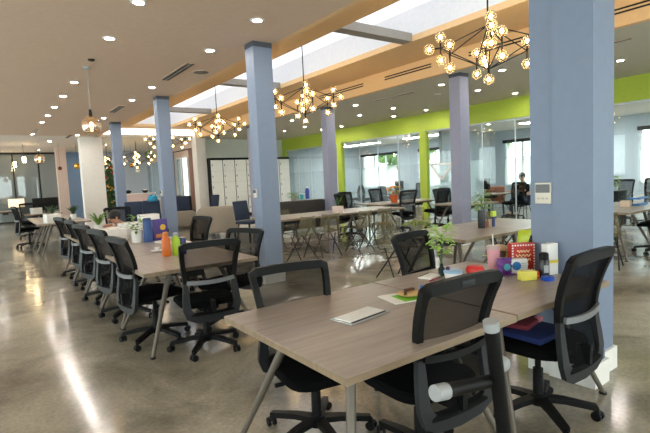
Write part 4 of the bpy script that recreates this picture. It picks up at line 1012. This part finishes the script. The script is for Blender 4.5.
t = thing('lounge_chair', 'brown leather chair behind the glass beside the vase plant', 'armchair', (13.95, 9.4, 0), R(-60)); MB().box((0, 0, .4), (.6, .55, .12), bev=.04).obj('seat', mat('tan_leather', (150, 92, 70), .5), t); MB().box((0, -.25, .68), (.6, .12, .5), bev=.04).obj('backrest', _m['tan_leather'], t)
for s in (-1, 1):
    for q_ in (-1, 1): MB().cyl((s*.24, q_*.22, 0), (s*.22, q_*.2, .36), .018, n=8).obj('leg', M_DKMETAL, t)

# trees outside the windows
def tree(label, loc, h, r, seed):
    rd = random.Random(seed); t = thing('tree', label, 'tree', loc, 0, 'trees outside the office windows')
    q = MB()
    for k in range(260):
        v = Vector((rd.gauss(0, 1), rd.gauss(0, 1), rd.gauss(0, 1))).normalized()*r*rd.uniform(.5, 1)
        q.ball((v.x, v.y, h+v.z*.9), .24, (1, 1, .5), u=5, v=4, rot=(rd.uniform(0, 3), rd.uniform(0, 3), 0))
    q.obj('crown', M_LEAF, t, smooth=False); MB().cyl((0, 0, 0), (0, 0, h), .16, .1, n=8).obj('trunk', _m['bark'], t)
for k, (y, h, lb) in enumerate([(5.2, 3.0, 'green tree outside the rightmost office window'), (10.2, 3.2, 'green tree outside the window behind the seated person'), (15.2, 3.0, 'green tree outside the window left of the lilac column'), (20.5, 3.1, 'green tree outside the farthest office window')]):
    tree(lb, (21, y, 0), h, 1.7, 40+k)
struct('ground', MB().b2((18, -10, -.12), (40, 40, -.02)), mat('outdoor_paving', (150, 150, 140), .9))

# ------------------------------------------------------------------ people
def skin(name, V, E_, rad, m, parent, sub=2):
    me = bpy.data.meshes.new(name); me.from_pydata(V, E_, []); o = bpy.data.objects.new(name, me); COL.objects.link(o); o.parent = parent
    me.materials.append(m); md = o.modifiers.new('skin', 'SKIN'); md.use_smooth_shade = True
    for v, r0 in zip(me.skin_vertices[0].data, rad): v.radius = (r0, r0)
    me.skin_vertices[0].data[0].use_root = True
    sd = o.modifiers.new('smooth', 'SUBSURF'); sd.levels = sub; sd.render_levels = sub
    return o
def person(label, loc, rz, lean, shirt, trousers, hairm=M_HAIR):
    t = thing('person', label, 'person', loc, rz)
    # faces +Y, sitting: hip at .5
    sy, sz = math.sin(lean), math.cos(lean)
    def up(l, dx=0): return (dx, l*sy, .52+l*sz)
    hd = up(.60); hd = (0, hd[1]+.05+.05*sy, hd[2]+.055)
    V = [(0, 0, .52), up(.18), up(.36), up(.47), up(.55), (0, hd[1]-.01, hd[2]), (0, hd[1]+.005, hd[2]+.09)]; E_ = [(0, 1), (1, 2), (2, 3), (3, 4), (4, 5), (5, 6)]; rad = [.14, .13, .15, .09, .05, .075, .085]
    SV, SE, SR = [(0, 0, .54), up(.18), up(.36), up(.46)], [(0, 1), (1, 2), (2, 3)], [.155, .145, .165, .09]
    TV, TE, TR = [(0, 0, .53)], [], [.15]
    for s in (-1, 1):
        b = len(V); sh_ = up(.42, s*.17); el = (s*.24, sh_[1]+.16, max(sh_[2]-.22, .8)); wr_ = (s*.14, el[1]+.22, .79); hn = (s*.11, wr_[1]+.08, .785)
        V += [sh_, el, wr_, hn]; E_ += [(2, b), (b, b+1), (b+1, b+2), (b+2, b+3)]; rad += [.06, .045, .03, .035]
        for j in range(4): V.append((s*.11-.03+.02*j, hn[1]+.07-.006*abs(j-1.5), .778)); E_.append((b+3, len(V)-1)); rad.append(.009)
        V.append((s*.075, hn[1]+.02, .782)); E_.append((b+3, len(V)-1)); rad.append(.01)
        c = len(SV); SV += [sh_, el]; SE += [(2, c), (c, c+1)]; SR += [.075, .062]
        d_ = len(V); kn = (s*.12, .42, .5); an = (s*.12, .42, .09); to = (s*.12, .58, .05)
        V += [(s*.1, .03, .51), kn, an, to]; E_ += [(0, d_), (d_, d_+1), (d_+1, d_+2), (d_+2, d_+3)]; rad += [.09, .06, .04, .035]
        g = len(TV); TV += [(s*.1, .03, .51), kn, (s*.12, .42, .12)]; TE += [(0, g), (g, g+1), (g+1, g+2)]; TR += [.105, .075, .06]
    b = skin('body', V, E_, rad, M_SKIN, t)
    skin('shirt', SV, SE, SR, shirt, t); skin('trousers', TV, TE, TR, trousers, t)
    h = Vector((0, hd[1], hd[2]+.05))
    MB().ball(h+Vector((0, -.025, .035)), .105, (.9, 1.0, 1.0)).obj('hair', hairm, t)
    for s in (-1, 1): MB().ball(h+Vector((s*.03, .083, .0)), .011).obj('eye', M_HAIR, t); MB().ball(h+Vector((s*.085, 0, -.01)), .02, (.4, 1, 1.4)).obj('ear', M_SKIN, t)
    MB().ball(h+Vector((0, .095, -.025)), .013, (.8, 1, 1.4)).obj('nose', M_SKIN, t); MB().ball(h+Vector((0, .078, -.06)), .018, (1.3, .5, .4)).obj('mouth', mat('lips', (160, 90, 84), .6), t)
    for s in (-1, 1): MB().box((s*.12, .5, .045), (.085, .24, .07), bev=.025).obj('shoe', M_BLACK, t)
    return t
person('person in black sitting behind the office glass beside the large blue column', (13.7, 8.2, 0), R(70), .12, M_BLACKF, mat('jeans', (40, 48, 66), .9))
person('dark haired person in white leaning over the far end of the left tables', (2.35, 9.05, 0), R(112), 1.0, M_WHITE, mat('jeans', (40, 48, 66), .9))
for x, y, lb in [(13.7, 8.2, 'black stool under the person behind the office glass'), (2.35, 9.05, 'dark stool under the person in white')]:
    t = thing('stool', lb, 'stool', (x, y, 0)); MB().cyl((0, 0, .33), (0, 0, .37), .17, n=20).obj('seat', M_BLACKF, t)
    for k in range(4):
        a = PI/4+k*PI/2; MB().cyl((.2*math.cos(a), .2*math.sin(a), 0), (.12*math.cos(a), .12*math.sin(a), .34), .013, n=8).obj('leg', M_DKMETAL, t)

# ------------------------------------------------------------------ render settings
scn.view_settings.view_transform = 'Standard'; scn.view_settings.look = 'None'; scn.view_settings.gamma = 1
scn.view_settings.use_curve_mapping = False
scn.view_settings.exposure = 0.92
scn.cycles.use_denoising = True
scn.cycles.max_bounces = 8; scn.cycles.diffuse_bounces = 4; scn.cycles.glossy_bounces = 4; scn.cycles.transparent_max_bounces = 24
scn.cycles.sample_clamp_indirect = 6
scn.cycles.caustics_reflective = False; scn.cycles.caustics_refractive = False
